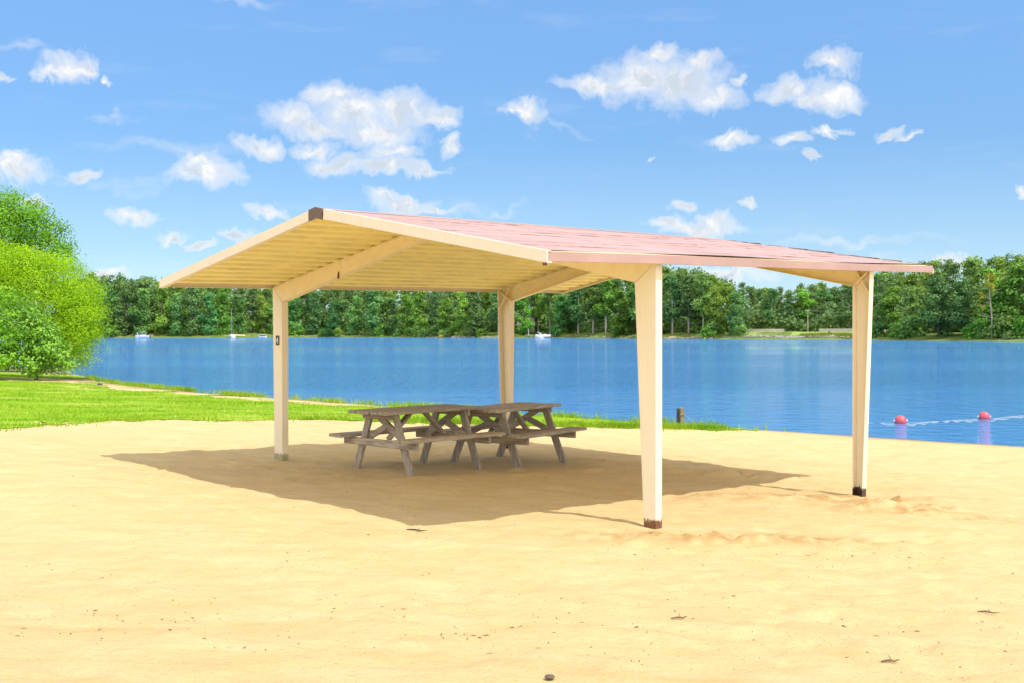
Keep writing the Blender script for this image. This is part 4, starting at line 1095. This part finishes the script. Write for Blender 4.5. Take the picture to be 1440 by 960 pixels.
# ------------------------------------------------------------------ cars and a cabin among the trees
def cars():
    def car(px, Y, m, lb, rz):
        x = (px-720)/F*Y; r = empty('parked_car', (x, Y, zg(x, Y)), rz); tag(r, lb, 'car', 'cars parked among the trees across the lake')
        mb = MB(); mb.loft([[(-2.2,-.85,.35),(-2.2,.85,.35),(-2.2,.8,.95),(-2.2,-.8,.95)],[(-1,-.88,.3),(-1,.88,.3),(-1,.86,1.0),(-1,-.86,1.0)],[(1,-.88,.3),(1,.88,.3),(1,.86,.98),(1,-.86,.98)],[(2.2,-.8,.35),(2.2,.8,.35),(2.2,.7,.78),(2.2,-.7,.78)]]); mb.build('body', m, r, bevel=.08)
        mb = MB(); mb.hexa([(-1.9,-.8,.97),(1.0,-.8,.97),(1.0,.8,.97),(-1.9,.8,.97),(-1.5,-.65,1.42),(.3,-.65,1.42),(.3,.65,1.42),(-1.5,.65,1.42)]); mb.build('windows', M['glass_dark'], r)
        mb = MB(); mb.box((-.6,0,1.46), .95, .68, .03); mb.build('roof', m, r, bevel=.02)
        for sx in (-1.35,1.35):
            for sy in (-.8,.8):
                mb = MB(); mb.tube([(sx,sy-.1,.32),(sx,sy+.1,.32)], .32, 14); mb.build('wheel', M['tyre'], r)
    car(934, 362, M['white'], 'white car parked among the trunks, nearest to the near right post', .2)
    car(958, 365, M['white'], 'white car parked among the trunks, second to the right of the near right post', 2.9)
    car(975, 363, simple('silver_paint', (.5,.55,.62), .3, .4), 'pale silver car parked among the trunks right of the two white cars', .1)
    Y = 432; x = (735-720)/F*Y; z0 = zg(x, Y); r = empty('lake_house', (x, Y, z0)); tag(r, 'tan house half hidden by trees behind the dock', 'house')
    mb = MB(); mb.box((0,0,2.6), 4.5, 3, 2.7); mb.build('wall', M['siding'], r)
    mb = MB(); mb.prism([(-3.5,5.2),(3.5,5.2),(0,7.2)], lambda s, a, c: V(s, a, c), -4.9, 4.9); mb.build('roof', M['roofing'], r)
    for sx in (-2.6, 0, 2.6):
        mb = MB(); mb.box((sx,-3.02,3.4), .55, .03, .7); f = mb.build('window', M['white'], r)
        mb = MB(); mb.box((sx,-3.06,3.4), .45, .02, .6); mb.build('pane', M['glass_dark'], f)
    mb = MB(); mb.box((0,-4.0,2.3), 4.4, 1.0, .1); mb.build('porch_deck', M['white'], r)
cars()

# ------------------------------------------------------------------ sun, sky, clouds
SUN_AZ, SUN_EL = 127.0, 59.6                 # clockwise from the viewing direction
def light():
    d = V(math.sin(R(SUN_AZ))*math.cos(R(SUN_EL)), math.cos(R(SUN_AZ))*math.cos(R(SUN_EL)), math.sin(R(SUN_EL)))
    l = bpy.data.lights.new('sun', 'SUN'); l.energy = 2.0; l.angle = R(.5); l.color = (1,.955,.88)
    o = bpy.data.objects.new('sun', l); COL.objects.link(o); o.rotation_euler = Vector(-d).to_track_quat('-Z', 'Y').to_euler(); o.location = (20,-20,30)
light()
CLOUDS = [(468,138,44,22),(415,166,42,22),(500,162,58,30),(560,157,52,26),(615,160,32,16),(450,182,50,15),(530,188,66,20),(475,228,46,16),(540,233,66,13),(600,238,38,9),(440,208,30,11),(633,198,11,17),(550,212,44,14),
 (900,112,62,34),(960,118,70,36),(1008,140,44,20),(845,122,58,13),(985,92,34,14),(1046,116,12,9),(925,82,34,12),
 (1168,92,37,17),(1108,128,34,16),(1172,136,46,20),(1140,140,34,14),(738,153,28,15),(722,158,18,7),(1030,201,36,13),(1113,199,25,10),(1168,187,23,7),(1140,225,16,6),(1252,192,24,9),(1275,199,18,8),(917,226,8,4),
 (960,289,19,11),(985,319,70,11),(1003,312,38,11),(935,318,26,9),(1048,290,10,6),
 (100,92,36,20),(118,86,20,19),(78,99,32,9),(5,105,14,8),(153,110,8,8),(30,237,48,17),(35,222,22,15),(120,246,19,12),
 (290,240,58,20),(285,224,36,14),(368,206,34,14),(565,285,50,14),(543,279,30,14),(610,293,40,7),(375,295,28,11),(330,333,28,10),(188,303,36,12),(243,335,25,10),(282,349,22,6),
 (150,386,42,10),(40,280,26,8),(1437,268,8,8),(1020,386,75,13),(1345,372,30,8)]
FAINT = [(180,262,55,12),(110,258,60,9),(655,290,30,10),(30,62,50,7),(350,8,50,10),(1225,372,90,10),(1180,340,160,8),(700,292,40,5),(240,205,120,12),(160,158,35,6),(800,185,60,5)]
def world():
    w = bpy.data.worlds.new('World'); S.world = w; w.use_nodes = True; nt = w.node_tree; nt.nodes.clear()
    out = N(nt, 'ShaderNodeOutputWorld'); bg = N(nt, 'ShaderNodeBackground'); L(nt, bg.outputs[0], out.inputs[0]); bg.inputs[1].default_value = .15
    sky = N(nt, 'ShaderNodeTexSky', sky_type='NISHITA', sun_disc=False, sun_elevation=R(SUN_EL), sun_rotation=R(SUN_AZ), altitude=50, air_density=.6, dust_density=.1, ozone_density=3)
    hs = N(nt, 'ShaderNodeHueSaturation'); hs.inputs['Saturation'].default_value = 1.04; L(nt, mixc(nt, 1.0, sky.outputs[0], (.925,1.035,1.0), 'MULTIPLY'), hs.inputs['Color'])
    tc = N(nt, 'ShaderNodeTexCoord').outputs['Generated']; sp = N(nt, 'ShaderNodeSeparateXYZ'); L(nt, tc, sp.inputs[0])
    az = math_(nt, 'ARCTAN2', sp.outputs[0], sp.outputs[1]); el = math_(nt, 'ARCSINE', sp.outputs[2])
    cb = N(nt, 'ShaderNodeCombineXYZ'); L(nt, az, cb.inputs[0]); L(nt, el, cb.inputs[1]); P = cb.outputs[0]
    # air is paler but not brighter towards the horizon
    hz = N(nt, 'ShaderNodeFloatCurve'); cv = hz.mapping.curves[0]; ks = [(0,.44),(.044,.46),(.13,.55),(.22,.70),(.31,.84),(1,.88)]
    while len(cv.points) < len(ks): cv.points.new(.5,.5)
    for pt, k in zip(cv.points, ks): pt.location = k
    hz.mapping.update(); L(nt, math_(nt, 'MAXIMUM', el, 0), hz.inputs['Value'])
    sm = N(nt, 'ShaderNodeVectorMath', operation='SCALE'); L(nt, hs.outputs[0], sm.inputs[0]); L(nt, hz.outputs[0], sm.inputs['Scale']); skyc = mixc(nt, mapr(nt, el, .16, .0, 0, .34), sm.outputs[0], (2.35,2.68,2.95))
    def warp(P, scale, amt, detail, rough=.55):
        n = N(nt, 'ShaderNodeTexNoise'); n.inputs['Scale'].default_value = scale; n.inputs['Detail'].default_value = detail; n.inputs['Roughness'].default_value = rough; L(nt, P, n.inputs['Vector'])
        s = N(nt, 'ShaderNodeVectorMath', operation='SUBTRACT'); L(nt, n.outputs['Color'], s.inputs[0]); s.inputs[1].default_value = (.5,.5,.5)
        m = N(nt, 'ShaderNodeVectorMath', operation='MULTIPLY_ADD'); L(nt, s.outputs[0], m.inputs[0]); m.inputs[1].default_value = (amt,amt,0); L(nt, P, m.inputs[2]); return m.outputs[0]
    Pw = warp(warp(P, 26, .030, 2), 95, .020, 6, .6)
    def field(lst, Pv):
        acc = None
        for (px, py, rx, ry) in lst:
            a0 = math.atan((px-720)/F); e0 = math.atan((HZ-py)/F*math.cos(a0)); c = math.cos(a0)
            s = N(nt, 'ShaderNodeVectorMath', operation='SUBTRACT'); L(nt, Pv, s.inputs[0]); s.inputs[1].default_value = (a0, e0, 0)
            m = N(nt, 'ShaderNodeVectorMath', operation='MULTIPLY'); L(nt, s.outputs[0], m.inputs[0]); m.inputs[1].default_value = (F/(rx*c*c), F/(ry*c), 0)
            ln = N(nt, 'ShaderNodeVectorMath', operation='LENGTH'); L(nt, m.outputs[0], ln.inputs[0]); v = ln.outputs['Value']
            acc = v if acc is None else math_(nt, 'SMOOTH_MIN', acc, v, .12)
        return acc
    f = field(CLOUDS, Pw); det = tex_noise(nt, P, 70, 8, .62)
    body = math_(nt, 'SUBTRACT', 1.12, f); body = math_(nt, 'ADD', body, math_(nt, 'MULTIPLY', math_(nt, 'SUBTRACT', det, .5), .75))
    dens = mapr(nt, body, -.10, .92, 0, 1); dn = N(nt, 'ShaderNodeMath', operation='POWER'); L(nt, dens, dn.inputs[0]); dn.inputs[1].default_value = 1.0; dens = dn.outputs[0]
    ff = field(FAINT, warp(P, 30, .05, 5)); st = tex_noise(nt, scaled(nt, P, (1,3.5,1), (0,0,.15)), 14, 7, .6)
    faint = math_(nt, 'MULTIPLY', mapr(nt, ff, 1.25, .2, 0, 1), mapr(nt, st, .3, .75, 0, .5))
    cir = math_(nt, 'MULTIPLY', mapr(nt, tex_noise(nt, scaled(nt, P, (1,5,1), (0,0,.1)), 7, 7, .6), .56, .8, 0, .16), mapr(nt, el, .0, .06, .4, 1))
    cov = math_(nt, 'MAXIMUM', dens, math_(nt, 'MAXIMUM', faint, cir))
    puff = tex_noise(nt, Pw, 45, 6, .6); core = mapr(nt, body, .30, .85, 0, 1)
    shade = math_(nt, 'MULTIPLY', mapr(nt, puff, .42, .58, 0, 1), core)
    cc = mixc(nt, shade, (3.15,3.17,3.2), (2.1,2.36,2.68))
    col = mixc(nt, cov, skyc, cc)
    # unseen broken cumulus added as fill light, overhead and behind the viewer
    dv = N(nt, 'ShaderNodeVectorMath', operation='SCALE'); L(nt, tc, dv.inputs[0]); L(nt, math_(nt, 'DIVIDE', 1, math_(nt, 'MAXIMUM', sp.outputs[2], .08)), dv.inputs['Scale'])
    oc = mapr(nt, tex_noise(nt, dv.outputs[0], 1.1, 6, .55), .37, .50, 0, 1)
    away = math_(nt, 'MAXIMUM', mapr(nt, el, .62, .90, 0, 1), math_(nt, 'MULTIPLY', mapr(nt, sp.outputs[1], .2, -.2, 0, 1), mapr(nt, el, .05, .12, 0, 1)))
    col = mixc(nt, math_(nt, 'MULTIPLY', oc, away), col, (6.3,6.05,5.6)); L(nt, col, bg.inputs[0])
world()

def haze():
    m = bpy.data.materials.new('haze'); m.use_nodes = True; nt = m.node_tree; nt.nodes.clear()
    o = N(nt, 'ShaderNodeOutputMaterial'); v = N(nt, 'ShaderNodeVolumePrincipled'); v.inputs['Color'].default_value = (.82,.9,1,1); v.inputs['Density'].default_value = .00013; v.inputs['Anisotropy'].default_value = .2
    L(nt, v.outputs[0], o.inputs['Volume'])
    mb = MB(); mb.box((0, 700, 14), 1600, 1100, 20); tag(mb.build('haze', m), kind='stuff')
HAZE = False
if HAZE: haze()
# ------------------------------------------------------------------ camera and colour management
cam = bpy.data.cameras.new('camera'); cam.sensor_width = 36; cam.lens = 36*F/1440; cam.clip_end = 6000; cam.clip_start = .1
co = bpy.data.objects.new('camera', cam); COL.objects.link(co)
co.matrix_world = Matrix.Translation((0,0,H)) @ Matrix.Rotation(math.pi/2-PITCH, 4, 'X') @ Matrix.Rotation(ROLL, 4, 'Z')
S.camera = co
S.view_settings.view_transform = 'Standard'; S.view_settings.look = 'None'; S.view_settings.gamma = 1; S.view_settings.exposure = 1.05
S.render.engine = 'CYCLES'
S.cycles.max_bounces = 8; S.cycles.transparent_max_bounces = 8
